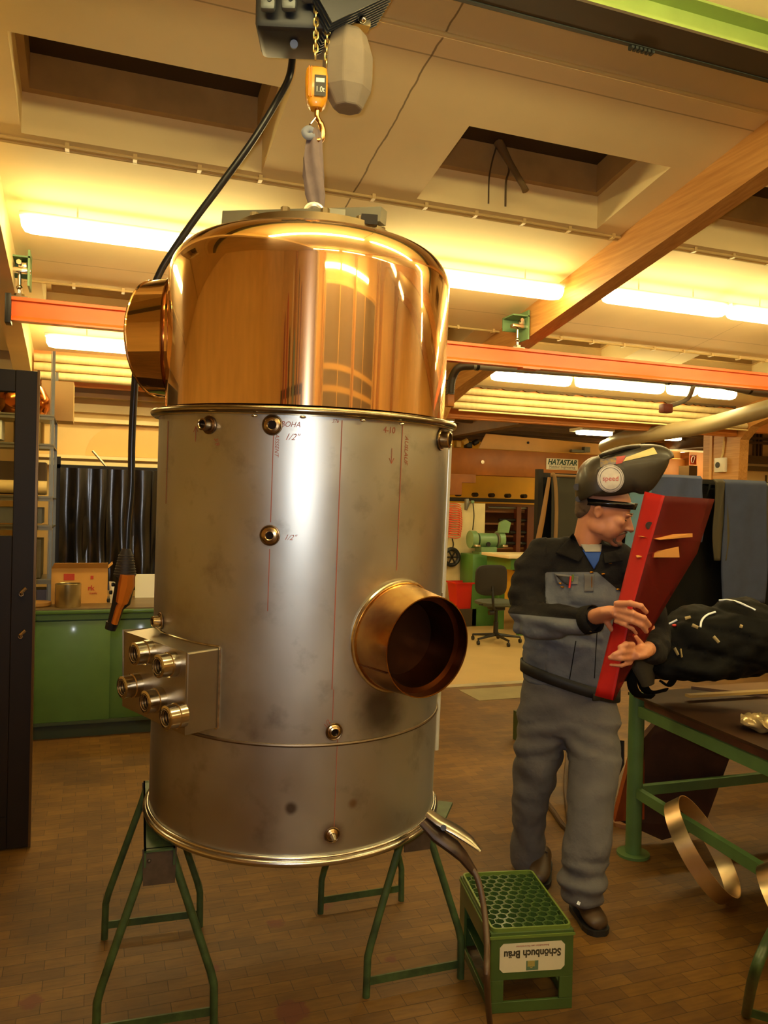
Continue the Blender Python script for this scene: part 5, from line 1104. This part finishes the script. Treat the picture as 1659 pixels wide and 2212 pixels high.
# head frame: face looks to the right of the picture, down and a little towards the camera
hf = (RT*.9 - FW*.38 + Vector((0, 0, -.36))).normalized()          # forward
hs = hf.cross(Vector((0, 0, 1))).normalized()*-1                    # towards his left... 
hu = hf.cross(hs); hu = hu if hu.z > 0 else -hu; hs = hu.cross(hf)
HC = at(1308, 1102, HZ); HS = 1.1                                            # middle of the skull
def H(f, s, u): return HC + (hf*f + hs*s + hu*u)*HS
Rh = Matrix((hf, hs, hu)).transposed()
_ball = MB.ball
def hball(s, c, r, M=None, u=20, v=12):
    if M is Rh: r = tuple(q*HS for q in r)
    return _ball(s, c, r, M, u, v)
MB.ball = hball
mb = MB()
mb.ball(H(-.012, 0, .022), (.098, .076, .09), Rh, 28, 20)            # cranium
mb.ball(H(.03, 0, -.03), (.066, .062, .075), Rh, 24, 16)             # face block
mb.ball(H(.042, 0, -.075), (.05, .045, .036), Rh)                    # jaw
mb.ball(H(.076, 0, -.1), (.024, .024, .018), Rh)                     # chin
for s_ in (-1, 1):
    mb.ball(H(.005, s_*.048, -.062), (.045, .016, .03), Rh)          # jaw angle
    mb.ball(H(.045, s_*.034, -.052), (.04, .03, .045), Rh)
    mb.ball(H(.06, s_*.04, -.022), (.028, .022, .024), Rh)             # cheekbone
    mb.ball(H(.084, s_*.028, .012), (.014, .022, .008), Rh)          # brow ridge
    mb.ball(H(.07, s_*.03, -.006), (.014, .014, .012), Rh)          # eyelid
    mb.tube([H(-.006, s_*.074, -.004), H(-.014, s_*.084, .008), H(-.024, s_*.086, .0), H(-.024, s_*.082, -.018), H(-.012, s_*.076, -.03), H(-.004, s_*.073, -.03)], [.008, .008, .008, .007, .008, .007], 8)
    mb.ball(H(-.014, s_*.074, -.012), (.016, .008, .022), Rh)        # ear
mb.tube([H(.086, 0, .008), H(.1, 0, -.014), H(.115, 0, -.036), H(.108, 0, -.045)], [.008, .009, .0125, .009], 12)   # nose
for s_ in (-1, 1): mb.ball(H(.098, s_*.012, -.04), (.011, .009, .008), Rh)
mb.ball(H(.088, 0, -.062), (.013, .024, .008), Rh); mb.ball(H(.09, 0, -.071), (.011, .021, .005), Rh); mb.ball(H(.087, 0, -.079), (.011, .019, .006), Rh)
# neck
N0 = H(-.035, 0, -.06); N1 = at(1262, 1205, 3.36)
mb.tube([H(-.03, 0, -.02), N0, at(1268, 1170, 3.34), N1, N1-Vector((0, 0, .06))], [.055, .056, .058, .064, .08], 20)
# torso core inside the jacket
Ct = at(1250, 1300, 3.4); 
mb.tube([N1-Vector((0, 0, .02)), at(1245, 1260, 3.4), at(1235, 1380, 3.4), at(1230, 1500, 3.4)], [(.07, .08), (.14, .1), (.13, .1), (.13, .1)], 20)
# arms inside the sleeves
SR, ER, WR_ = at(1165, 1205, 3.38), at(1142, 1330, 3.28), at(1283, 1333, 3.02)
SL_, EL, WL_ = at(1352, 1200, 3.28), at(1425, 1400, 3.22), at(1395, 1412, 3.08)
EL = at(1410, 1395, 3.3); 
mb.tube([at(1220, 1215, 3.38), SR, ER], [.05, .05, .042], 14); mb.tube([ER, WR_, at(1300, 1330, 3.0)], [.04, .03, .03], 14)
mb.tube([at(1300, 1225, 3.36), at(1345, 1225, 3.33), at(1375, 1260, 3.32), EL], [.04, .04, .04, .036], 14); mb.tube([EL, at(1400, 1402, 3.12), at(1388, 1405, 3.06)], [.036, .03, .028], 14)
# legs core, ankles
for pts in ([at(1170, 1510, 3.4), at(1150, 1700, 3.48), at(1147, 1850, 3.56)], [at(1285, 1520, 3.35), at(1275, 1710, 3.2), at(1268, 1925, 3.12)]):
    mb.tube(pts, [.07, .05, .038], 14)
mb.ball(at(1225, 1500, 3.38), (.14, .1, .1))
# right hand (left in the picture): back of the hand to the camera, fingers over the red sheet
def finger(pts, r0=.0125, r1=.0098):
    n = len(pts); mb.tube(pts, [r0+(r1-r0)*i/(n-1) for i in range(n)], 10)
    mb.ball(pts[-1], r1, None, 10, 8); mb.ball(pts[0], r0, None, 10, 8)
    for q in pts[1:-1]: mb.ball(q, r0*1.02, None, 10, 8)
hz = 2.86
mb.tube([at(1284, 1333, 3.0), at(1300, 1328, 2.96), at(1318, 1322, 2.91), at(1338, 1322, 2.875)], [(.03, .036), (.03, .043), (.024, .048), (.018, .047)], 16)
finger([at(1332, 1304, hz), at(1362, 1303, 2.815), at(1384, 1309, 2.815), at(1396, 1322, 2.84)])
finger([at(1336, 1317, hz), at(1368, 1325, 2.81), at(1391, 1335, 2.815), at(1403, 1350, 2.84)])
finger([at(1336, 1330, hz), at(1364, 1341, 2.815), at(1385, 1350, 2.82), at(1396, 1364, 2.845)])
finger([at(1330, 1342, 2.87), at(1350, 1350, 2.83), at(1366, 1358, 2.835), at(1374, 1368, 2.85)], .009, .0072)
finger([at(1312, 1346, 2.94), at(1326, 1366, 2.94), at(1344, 1378, 2.95)], .0115, .009)
# left hand (right in the picture): comes from the right, fingers across the sheet
mb.tube([at(1392, 1404, 3.07), at(1384, 1408, 2.98), at(1372, 1412, 2.9), at(1358, 1415, 2.87)], [(.03, .034), (.028, .042), (.023, .046), (.018, .046)], 16)
finger([at(1366, 1393, 2.87), at(1352, 1392, 2.84), at(1339, 1398, 2.835)])
finger([at(1362, 1406, 2.865), at(1344, 1407, 2.83), at(1326, 1414, 2.83)])
finger([at(1360, 1420, 2.865), at(1340, 1422, 2.83), at(1318, 1421, 2.835)])
finger([at(1362, 1432, 2.875), at(1342, 1438, 2.845), at(1319, 1436, 2.845)], .0088, .0068)
finger([at(1386, 1392, 2.98), at(1372, 1376, 2.95), at(1362, 1372, 2.93)], .0115, .009)
body_mb = remesh(mb, .0052, 3, .5)
obj('body', body_mb, SKIN, MAN, smooth=80)
# eyes, brows, beard, hair
EYE = mat('eye_dark', (34, 24, 20), .3); 
for s_ in (-1, 1):
    mb = MB(); mb.tube([H(.083, s_*.018, -.008), H(.088, s_*.03, -.0105), H(.082, s_*.042, -.008)], .0016, 6); obj('eyelashes', mb, EYE, MAN)
    mb = MB(); mb.tube([H(.094, s_*.014, .016), H(.094, s_*.03, .02), H(.082, s_*.045, .015)], [(.002, .003), (.003, .004), (.0015, .002)], 8); obj('eyebrow', mb, mat('brown_brow', (96, 66, 44), .8), MAN)
GH = mat('grey_brown_hair', (96, 76, 54), .9, var=.2, scale=60, bump=.4)
mb = MB(); mb.ball(H(-.066, 0, -.0), (.05, .074, .05), Rh, 24, 16); mb.ball(H(-.078, 0, -.03), (.03, .06, .035), Rh); hm = remesh(mb, .006, 2); obj('hair', hm, GH, MAN, smooth=80)
BE = mat('grey_stubble', (112, 84, 62), .9, var=.25, scale=90, bump=.5)
mb = MB(); mb.tube([H(.076, -.036, -.072), H(.094, -.018, -.055), H(.1, 0, -.052), H(.094, .018, -.055), H(.076, .036, -.072)], [(.004, .006), (.005, .007), (.005, .006), (.005, .007), (.004, .006)], 10)
mb.ball(H(.082, 0, -.1), (.021, .022, .014), Rh); mb.tube([H(.07, -.036, -.075), H(.072, -.03, -.095), H(.084, -.012, -.102)], .007, 8); mb.tube([H(.07, .036, -.075), H(.072, .03, -.095), H(.084, .012, -.102)], .007, 8)
obj('beard', remesh(mb, .0035, 2), BE, MAN, smooth=80)
# jacket
GREY = mat('grey_work_fabric', (126, 128, 132), .85, var=.1, scale=9, bump=.25, bscale=60); BLK = mat('black_work_fabric', (25, 22, 21), .85, spec=.15, var=.12, scale=9, bump=.25, bscale=60)
mb = MB()
def ell(px, py, Z, hw, hd, tw=18):
    """horizontal oval section, turned by tw degrees from the view"""
    c = at(px, py, Z); a = radians(tw); X = (_R0*cos(a) - Vector((FW.x, FW.y, 0))*sin(a)); Y = Vector((0, 0, 1)).cross(X)
    return [c + X*(hw*abs(cos(q))**.85*(1 if cos(q) > 0 else -1)) + Y*(hd*abs(sin(q))**.85*(1 if sin(q) > 0 else -1)) for q in [2*pi*k/36 for k in range(36)]]
mb.rings([ell(1258, 1160, 3.38, .075, .075), ell(1257, 1180, 3.38, .1, .09), ell(1252, 1200, 3.38, .18, .115), ell(1248, 1235, 3.38, .205, .13), ell(1243, 1290, 3.38, .205, .135), ell(1238, 1350, 3.38, .2, .135),
          ell(1234, 1410, 3.38, .2, .135), ell(1231, 1450, 3.38, .2, .13), ell(1230, 1474, 3.38, .198, .125)])
mb.tube([at(1215, 1205, 3.38), at(1175, 1205, 3.38), at(1152, 1232, 3.37), at(1136, 1285, 3.33), ER+Vector((0, 0, -.0)), at(1150, 1352, 3.24)], [.085, .088, .085, .077, .076, .066], 20)
mb.tube([at(1138, 1322, 3.28), at(1158, 1345, 3.22), at(1215, 1345, 3.12), at(1262, 1338, 3.04), at(1284, 1336, 3.0)], [.066, .07, .064, .054, .048], 20)
mb.tube([at(1290, 1215, 3.36), at(1338, 1210, 3.32), at(1368, 1240, 3.32), at(1395, 1310, 3.34), at(1415, 1380, 3.34), at(1412, 1405, 3.28)], [.08, .08, .076, .07, .066, .06], 20)
mb.tube([at(1418, 1385, 3.33), at(1412, 1404, 3.2), at(1400, 1406, 3.12)], [.062, .055, .045], 18)
jm = remesh(mb, .008, 6)
jm.bm.normal_update()
for v in jm.bm.verts:      # cloth folds
    px, py, Z = px_of(v.co); sl = px < 1180 or Z < 3.2
    f = noise.noise(Vector((v.co.x*9, v.co.y*9, v.co.z*(14 if not sl else 22))))*.013 + noise.noise(v.co*26)*.005
    if 1305 < py < 1400 and px < 1300: f += .006*sin(v.co.z*95+v.co.x*25)
    v.co += v.normal*f
lay = jm.bm.verts.layers.float.new('dark')
for v in jm.bm.verts:      # which cloth each point belongs to: black yoke, sleeves and cuffs, grey body
    px, py, Z = px_of(v.co)
    q = max(1236+max(0, px-1290)*.85-py, min(1178-px, 1325-py), px-1345)
    if (Z < 3.2 and px < 1300 and py > 1285) or (px < 1178 and py > 1270 and Z < 3.33): q = max(1325+(px-1100)*.09-py, px-1262)
    if py > 1450: q = min(q, 1462-py)
    v[lay] = max(-1, min(1, q/12))
JM = mat('two_tone_work_fabric', (100, 102, 108), .85, var=.1, scale=9, bump=.25, bscale=60, spec=.2); nt = JM.node_tree; b = nt.nodes['Principled BSDF']
at_ = nt.nodes.new('ShaderNodeAttribute'); at_.attribute_name = 'dark'; mr = nt.nodes.new('ShaderNodeMapRange'); mr.inputs[1].default_value = -.06; mr.inputs[2].default_value = .06
nt.links.new(at_.outputs['Fac'], mr.inputs[0]); mm = nt.nodes.new('ShaderNodeMix'); mm.data_type = 'RGBA'; nt.links.new(mr.outputs[0], mm.inputs[0])
nt.links.new(b.inputs['Base Color'].links[0].from_socket, mm.inputs[6]); mm.inputs[7].default_value = (*lin((27, 24, 23)), 1); nt.links.new(mm.outputs[2], b.inputs['Base Color'])
obj('jacket', jm, JM, MAN, smooth=80)
jk = [o for o in MAN.children if o.name.startswith('jacket')][0]
_m = jk.data.copy(); _m.transform(WM(jk)); _b = bmesh.new(); _b.from_mesh(_m); JV = BVHTree.FromBMesh(_b)
def onj(px, py, off=.003):
    d = ray(px, py).normalized(); h = JV.ray_cast(CAM, d); return (h[0]-d*off) if h[0] else at(px, py, 3.25)
def patch(name, poly, m_, off=.004, parent=None, n=10):
    """cloth piece lying on the jacket, given by four corners"""
    a, b, c, d = poly; mb = MB()
    def fn(u, v):
        x = (a[0]*(1-u)+b[0]*u)*(1-v)+(d[0]*(1-u)+c[0]*u)*v; y = (a[1]*(1-u)+b[1]*u)*(1-v)+(d[1]*(1-u)+c[1]*u)*v; return onj(x, y, off)
    mb.grid(fn, n, n); return obj(name, mb, m_, parent or MAN, smooth=80, solid=.003)
patch('collar_flap', [(1238, 1152), (1262, 1200), (1250, 1214), (1200, 1195)], BLK, .016)
patch('collar_flap', [(1303, 1195), (1330, 1190), (1346, 1212), (1306, 1218)], BLK, .014)
patch('t_shirt', [(1258, 1188), (1300, 1186), (1293, 1212), (1283, 1230)], mat('blue_shirt', (32, 70, 150), .8), .006)
patch('t_shirt_neckband', [(1254, 1176), (1300, 1176), (1298, 1192), (1264, 1192)], mat('grey_neckband', (150, 146, 138), .8), .012)
patch('placket', [(1262, 1240), (1284, 1240), (1282, 1278), (1262, 1278)], mat('dark_grey_placket', (96, 94, 94), .85), .004)
patch('chest_pocket', [(1196, 1238), (1250, 1246), (1248, 1262), (1205, 1262)], mat('grey_pocket', (110, 108, 108), .85), .005)
patch('pocket_tool', [(1201, 1243), (1232, 1246), (1230, 1266), (1215, 1258)], DARK, .009)
for a, b, m_ in (((1233, 1245), (1230, 1270), RED), ((1238, 1241), (1236, 1256), mat('green_pen', (90, 110, 40), .4))):
    mb = MB(); mb.cyl(onj(*a, .012), onj(*b, .012), .0045, 8); obj('pen', mb, m_, MAN)
BR = mat('brass_button', (206, 140, 40), .3, .9)
for x, y in ((1318, 1216), (1278, 1236), (1303, 1240), (1335, 1273), (1211, 1260), (1215, 1268)):
    mb = MB(); mb.ball(onj(x, y, .004), (.009, .006, .004)); obj('button', mb, BR, MAN)
mb = MB(); mb.tube([onj(1278, 1245+6*k, .004) for k in range(5)], .0025, 6); obj('zip', mb, BR, MAN)
for x0, y0, x1, y1 in ((1244, 1385, 1230, 1470), (1290, 1360, 1284, 1465)):
    mb = MB(); mb.tube([onj(x0+(x1-x0)*k/8, y0+(y1-y0)*k/8, .001) for k in range(9)], .002, 6); obj('seam', mb, BLK, MAN)
mb = MB(); c0, c1 = at(1266, 1340, 3.035), at(1285, 1336, 3.0); mb.tube([c0, c1], [(.053, .053), (.051, .05)], 20, caps=False); obj('cuff', mb, BLK, MAN, solid=.004)
mb = MB(); mb.ball(onj(1276, 1362, .01), .006); obj('cuff_button', mb, SHINY, MAN)
# belt
mb = MB(); hw_ = lambda py: ell(1230, py, 3.38, .203, .13)
rs = []
for dz in (0, .024, .048): rs.append([p+Vector((0, 0, dz)) for p in ell(1230, 1485, 3.38, .206, .133)])
mb.rings(rs, caps=False); obj('belt', mb, mat('black_waist_band', (20, 19, 19), .6), MAN, solid=.006)
bo = [o for o in MAN.children if o.name.startswith('belt')][0]
for v in bo.data.vertices:
    px, py, Z = px_of(WM(bo) @ v.co); v.co.z += (1258-px)/160*.075 - (.0 if px < 1258 else 0)
mb = MB(); p = at(1288, 1506, 3.22); mb.box(p, (.035, .012, .03), bev=.004); obj('belt_buckle', mb, BLACK, MAN)
# trousers
mb = MB()
mb.rings([ell(1230, 1470, 3.38, .195, .12), ell(1229, 1500, 3.38, .198, .125), ell(1227, 1550, 3.38, .21, .13), ell(1226, 1580, 3.38, .2, .125)])
mb.tube([at(1180, 1540, 3.4), at(1162, 1620, 3.42), at(1152, 1690, 3.44), at(1143, 1740, 3.47), at(1141, 1800, 3.51), at(1141, 1868, 3.55)], [(.105, .115), (.1, .11), (.088, .095), (.078, .083), (.073, .078), (.072, .082)], 22)
mb.tube([at(1275, 1540, 3.34), at(1280, 1620, 3.28), at(1280, 1690, 3.22), at(1275, 1750, 3.18), at(1266, 1830, 3.14), at(1258, 1905, 3.12), at(1262, 1946, 3.11)], [(.11, .12), (.108, .115), (.098, .102), (.09, .094), (.088, .09), (.09, .094), (.066, .075)], 22)
tm = remesh(mb, .011, 4); tm.bm.normal_update()
for v in tm.bm.verts:
    px, py, Z = px_of(v.co)
    f = noise.noise(Vector((v.co.x*8, v.co.y*8, v.co.z*13)))*.014 + noise.noise(v.co*24)*.004
    if py > 1860 and px > 1200: f += .007*sin(v.co.z*90)
    if 1560 < py < 1640: f += .005*sin(v.co.z*80+abs(px-1225)*.05)
    v.co += v.normal*f
obj('trousers', tm, mat('grey_trouser_fabric', (88, 85, 86), .85, var=.1, scale=9, bump=.2, bscale=60), MAN, smooth=80)
mb = MB(); mb.tube([at(1338, 1600, 3.3), at(1336, 1650, 3.27), at(1325, 1685, 3.24)], [(.012, .03), (.014, .035), (.01, .02)], 12); obj('thigh_pocket', mb, BLK, MAN)
# shoes
SH = mat('brown_shoe_leather', (66, 46, 26), .5, var=.3, scale=18); SO = mat('black_shoe_sole', (24, 21, 19), .6)
def shoe(heel, toe, lab=None):
    heel = Vector(heel); toe = Vector(toe); d = (toe-heel); L_ = d.length; d.normalize(); s_ = Vector((-d.y, d.x, 0)).normalized(); u_ = Vector((0, 0, 1))
    sec = [(0, .026, .07), (.12, .034, .085), (.3, .037, .1), (.42, .038, .098), (.58, .043, .072), (.75, .048, .056), (.9, .042, .048), (.98, .026, .036)]
    mb = MB(); rs = []
    for f, w_, h_ in sec:
        c = heel+d*(L_*f)+u_*.018
        rs.append([c + s_*(w_*cos(q)) + u_*(max(0, h_*.5+h_*.5*sin(q))) for q in [2*pi*k/20 for k in range(20)]])
    mb.rings(rs); obj('shoe', mb, SH, MAN, smooth=80, sub=1)
    mb = MB(); rs = []
    for f, w_, h_ in [(-.02, .022, 0)]+sec+[(1.01, .014, 0)]:
        c = heel+d*(L_*f); rs.append([c+s_*(w_+.004)+u_*.022, c-s_*(w_+.004)+u_*.022, c-s_*(w_+.002), c+s_*(w_+.002)])
    mb.rings(rs); obj('shoe_sole', mb, SO, MAN, smooth=0)
    mb = MB()
    for k in range(4):
        c = heel+d*(L_*(.44+.055*k))+u_*(.105-.012*k); mb.tube([c-s_*.024, c+u_*.006, c+s_*.024], .003, 6)
    obj('shoe_laces', mb, mat('dark_lace', (40, 32, 24), .7), MAN)
hl = onplane(1243, 1960, (0, 0, 1), 0); tp = onplane(1298, 2024, (0, 0, 1), 0); shoe(hl, tp)
hl = onplane(1152, 1872, (0, 0, 1), 0); tp = onplane(1105, 1880, (0, 0, 1), 0); tp = hl+(tp-hl).normalized()*.28; shoe(hl+Vector((.06, 0, 0)), hl+Vector((-.1, -.2, 0)))
mb = MB(); mb.box(at(1250, 1951, 3.0), (.01, .006, .012), rot=Matrix.Rotation(.5, 3, 'Y')); obj('reflective_tab', mb, REF, MAN)
# welding helmet, flipped up
HM = mat('black_helmet_shell', (48, 42, 32), .42, coat=.1, var=.1)
t = thing('welding_helmet', (0, 0, 0), None, None); t.parent = MAN; t.matrix_basis = WM(MAN).inverted() @ Matrix.Translation(at(1330, 1020, 3.28))
OL = [(640, 515), (598, 500), (583, 400), (610, 280), (680, 205), (750, 185), (800, 150), (930, 113), (1100, 103), (1200, 118), (1258, 155), (1272, 215), (1215, 330), (1130, 450), (1040, 497), (960, 480), (870, 500), (750, 515)]
OL = [(1070+x/3.345, 930+y/3.345) for x, y in OL]
P3 = []
for i in range(len(OL)):                                     # smooth closed outline
    a, b, c, d = [Vector(OL[(i+k) % len(OL)]+(0,)) for k in (-1, 0, 1, 2)]
    for q in range(4):
        u = q/4; P3.append(.5*((2*b)+(c-a)*u+(2*a-5*b+4*c-d)*u*u+(3*b-a-3*c+d)*u**3))
SZ = 3.27; cen = Vector((sum(p.x for p in P3)/len(P3), sum(p.y for p in P3)/len(P3), 0)); n_l = (-FW + hs*0).normalized()
mb = MB(); rs = []
for k in range(-9, 10):
    th_ = pi/2*k/9*.97; sc = cos(th_)**.55; dd = .115*sin(th_)
    rs.append([at(cen.x+(p.x-cen.x)*sc, cen.y+(p.y-cen.y)*sc, SZ) + n_l*dd for p in P3])
mb.rings(rs, caps=True); mb.bm.faces.ensure_lookup_table(); nP = len(P3)
dele = []
for fi, f in enumerate(mb.bm.faces):
    if fi >= 18*nP: continue
    lev = fi//nP; idx = (fi % nP)/4
    if (idx > 10.6 or idx < .6) and 2 <= lev <= 13: dele.append(f)
bmesh.ops.delete(mb.bm, geom=dele, context='FACES')
obj('shell', mb, HM, t, smooth=60, solid=.005)
sh_o = [o for o in t.children if o.name.startswith('shell')][0]; _m = sh_o.data.copy(); _m.transform(WM(sh_o)); _b = bmesh.new(); _b.from_mesh(_m); SV = BVHTree.FromBMesh(_b)
def ons(px, py, off=.006):
    d = ray(px, py).normalized(); h = SV.ray_cast(CAM, d); return (h[0]-d*off) if h[0] else at(px, py, 3.18)
def disc(name, cx, cy, rx, ry, m_, off, par):
    mb = MB(); nr = 6; n = 32; rs = []
    for i in range(1, nr+1): rs.append([ons(cx+rx*i/nr*cos(2*pi*k/n), cy+ry*i/nr*sin(2*pi*k/n), off) for k in range(n)])
    mb.rings(rs, caps=True); return obj(name, mb, m_, par, smooth=80, solid=.0008)
st = disc('round_sticker', 1319, 1034, 29, 30, mat('white_grey_sticker', (198, 190, 180), .5, var=.1, scale=40), .006, t)
def curved_text(name, body, cx, cy, size, m_, par, off=.0075):
    mb = MB(); mb.text(body, size, Matrix(), .0002)
    for v in mb.bm.verts: x, y, z = v.co; v.co = ons(cx+x, cy-y, off+z)
    obj(name, mb, m_, par, smooth=0)
curved_text('sticker_lettering', 'speed', 1319, 1034, 15, mat('red_sticker_print', (190, 70, 56), .5), st)
mb = MB(); mb.tube([ons(1319+23*cos(2*pi*k/40), 1034+24*sin(2*pi*k/40), .0072) for k in range(40)], .0012, 5, closed=True); mb.tube([ons(1319+27.5*cos(2*pi*k/40), 1034+28.5*sin(2*pi*k/40), .0072) for k in range(40)], .0008, 5, closed=True)
obj('sticker_rings', mb, mat('grey_sticker_print', (110, 104, 110), .5), st)
def spatch(name, poly, m_, off):
    a, b, c, d = poly; mb = MB()
    mb.grid(lambda u, v: ons((a[0]*(1-u)+b[0]*u)*(1-v)+(d[0]*(1-u)+c[0]*u)*v, (a[1]*(1-u)+b[1]*u)*(1-v)+(d[1]*(1-u)+c[1]*u)*v, off), 12, 6); return obj(name, mb, m_, t, smooth=80)
spatch('blue_decal', [(1296, 991), (1332, 986), (1330, 1003), (1297, 1009)], mat('blue_decal', (62, 74, 110), .5, var=.5, scale=60, col2=(150, 120, 50)), .006)
spatch('red_decal', [(1332, 986), (1352, 984), (1344, 1000), (1330, 1003)], mat('red_decal', (170, 60, 50), .5), .0062)
spatch('cream_decal', [(1352, 988), (1412, 966), (1420, 980), (1346, 997)], mat('cream_patch', (206, 186, 120), .5, var=.1), .006)
mb = MB(); mb.tube(spline([at(1296, 985, 3.2), at(1318, 978, 3.18), at(1352, 968, 3.18), at(1380, 966, 3.2)], 4), [(.008, .012)]*13, 8); obj('top_ridge', mb, HM, t)
mb = MB(); mb.cyl(at(1250, 1050, 3.3), at(1246, 1052, 3.24), .014, 16); mb.cyl(at(1252, 1076, 3.3), at(1249, 1078, 3.25), .012, 12); obj('adjuster_knob', mb, HM, t)
hb_ = MB(); pts = []
for k in range(33):
    a = 2*pi*k/32; pts.append(H(-.004+.104*cos(a), .084*sin(a), .012+.026*cos(a)))
rs = [[p+hu*.0 for p in pts[:-1]], [p+hu*.028 for p in pts[:-1]]]
hb_.rings([rs[0], rs[1]], caps=False); obj('headband', hb_, mat('glossy_black_band', (16, 15, 16), .2), t, solid=.004)

# ------------------------------------------------------------------ red sheet in his hands
t = thing('red_sheet', at(1305, 1508, 2.9), 'long tapered folded red plastic sheet held by the man in both hands', 'sheet')
RS1 = mat('lit_red_plastic', (156, 10, 4), .6, spec=.25); 
RS2 = bpy.data.materials.new('shaded_red_translucent'); RS2.use_nodes = True; nt = RS2.node_tree; b = nt.nodes['Principled BSDF']
b.inputs['Base Color'].default_value = (*lin((92, 4, 2)), 1); b.inputs['Roughness'].default_value = .6; b.inputs['Specular IOR Level'].default_value = .25
tr = nt.nodes.new('ShaderNodeBsdfTransparent'); tr.inputs[0].default_value = (1, .35, .3, 1); mx = nt.nodes.new('ShaderNodeMixShader'); mx.inputs[0].default_value = .38
nt.links.new(b.outputs[0], mx.inputs[1]); nt.links.new(tr.outputs[0], mx.inputs[2]); nt.links.new(mx.outputs[0], nt.nodes['Material Output'].inputs[0])
def strip(name, L_, R_, m_):
    n = 24; mb = MB()
    def ip(P_, f):
        k = f*(len(P_)-1); i = min(int(k), len(P_)-2); g = k-i; a, b = P_[i], P_[i+1]; return at(a[0]+(b[0]-a[0])*g, a[1]+(b[1]-a[1])*g, a[2]+(b[2]-a[2])*g)
    mb.grid(lambda u, v: ip(L_, v).lerp(ip(R_, v), u), 6, n); return obj(name, mb, m_, t, smooth=60, solid=.003)
Lf = [(1393, 1062, 3.04), (1358, 1210, 3.0), (1322, 1355, 2.94), (1285, 1503, 2.9)]
Cr = [(1436, 1071, 2.98), (1398, 1200, 2.94), (1362, 1330, 2.89), (1324, 1513, 2.86)]
Rt = [(1543, 1078, 3.3), (1505, 1195, 3.2), (1412, 1350, 3.05), (1326, 1513, 2.89)]
strip('bright_fold', Lf, Cr, RS1); strip('side_panel', Cr, Rt, RS2)  # one sheet: lit red towards the camera, shaded red on the face turned away
for y, w_ in ((1150, 9), (1213, 13)):
    pass
mb = MB(); mb.prism([at(1378, 1158, 2.98), at(1496, 1152, 3.1), at(1496, 1160, 3.1), at(1426, 1166, 2.95)], FW*.004); obj('paper_strip', mb, mat('tan_paper_strip', (190, 130, 60), .6), t, smooth=0)
mb = MB(); mb.prism([at(1374, 1200, 2.97), at(1466, 1181, 3.0), at(1468, 1204, 3.0), at(1376, 1204, 2.95)], FW*.004); obj('paper_strip', mb, mat('tan_paper_strip', (0, 0, 0)), t, smooth=0)
mb = MB(); p = at(1402, 1135, 2.98); mb.cyl(p, p-FW*.006, .014, 20); obj('rivet', mb, mat('dark_rivet', (70, 60, 60), .3, .5), t)
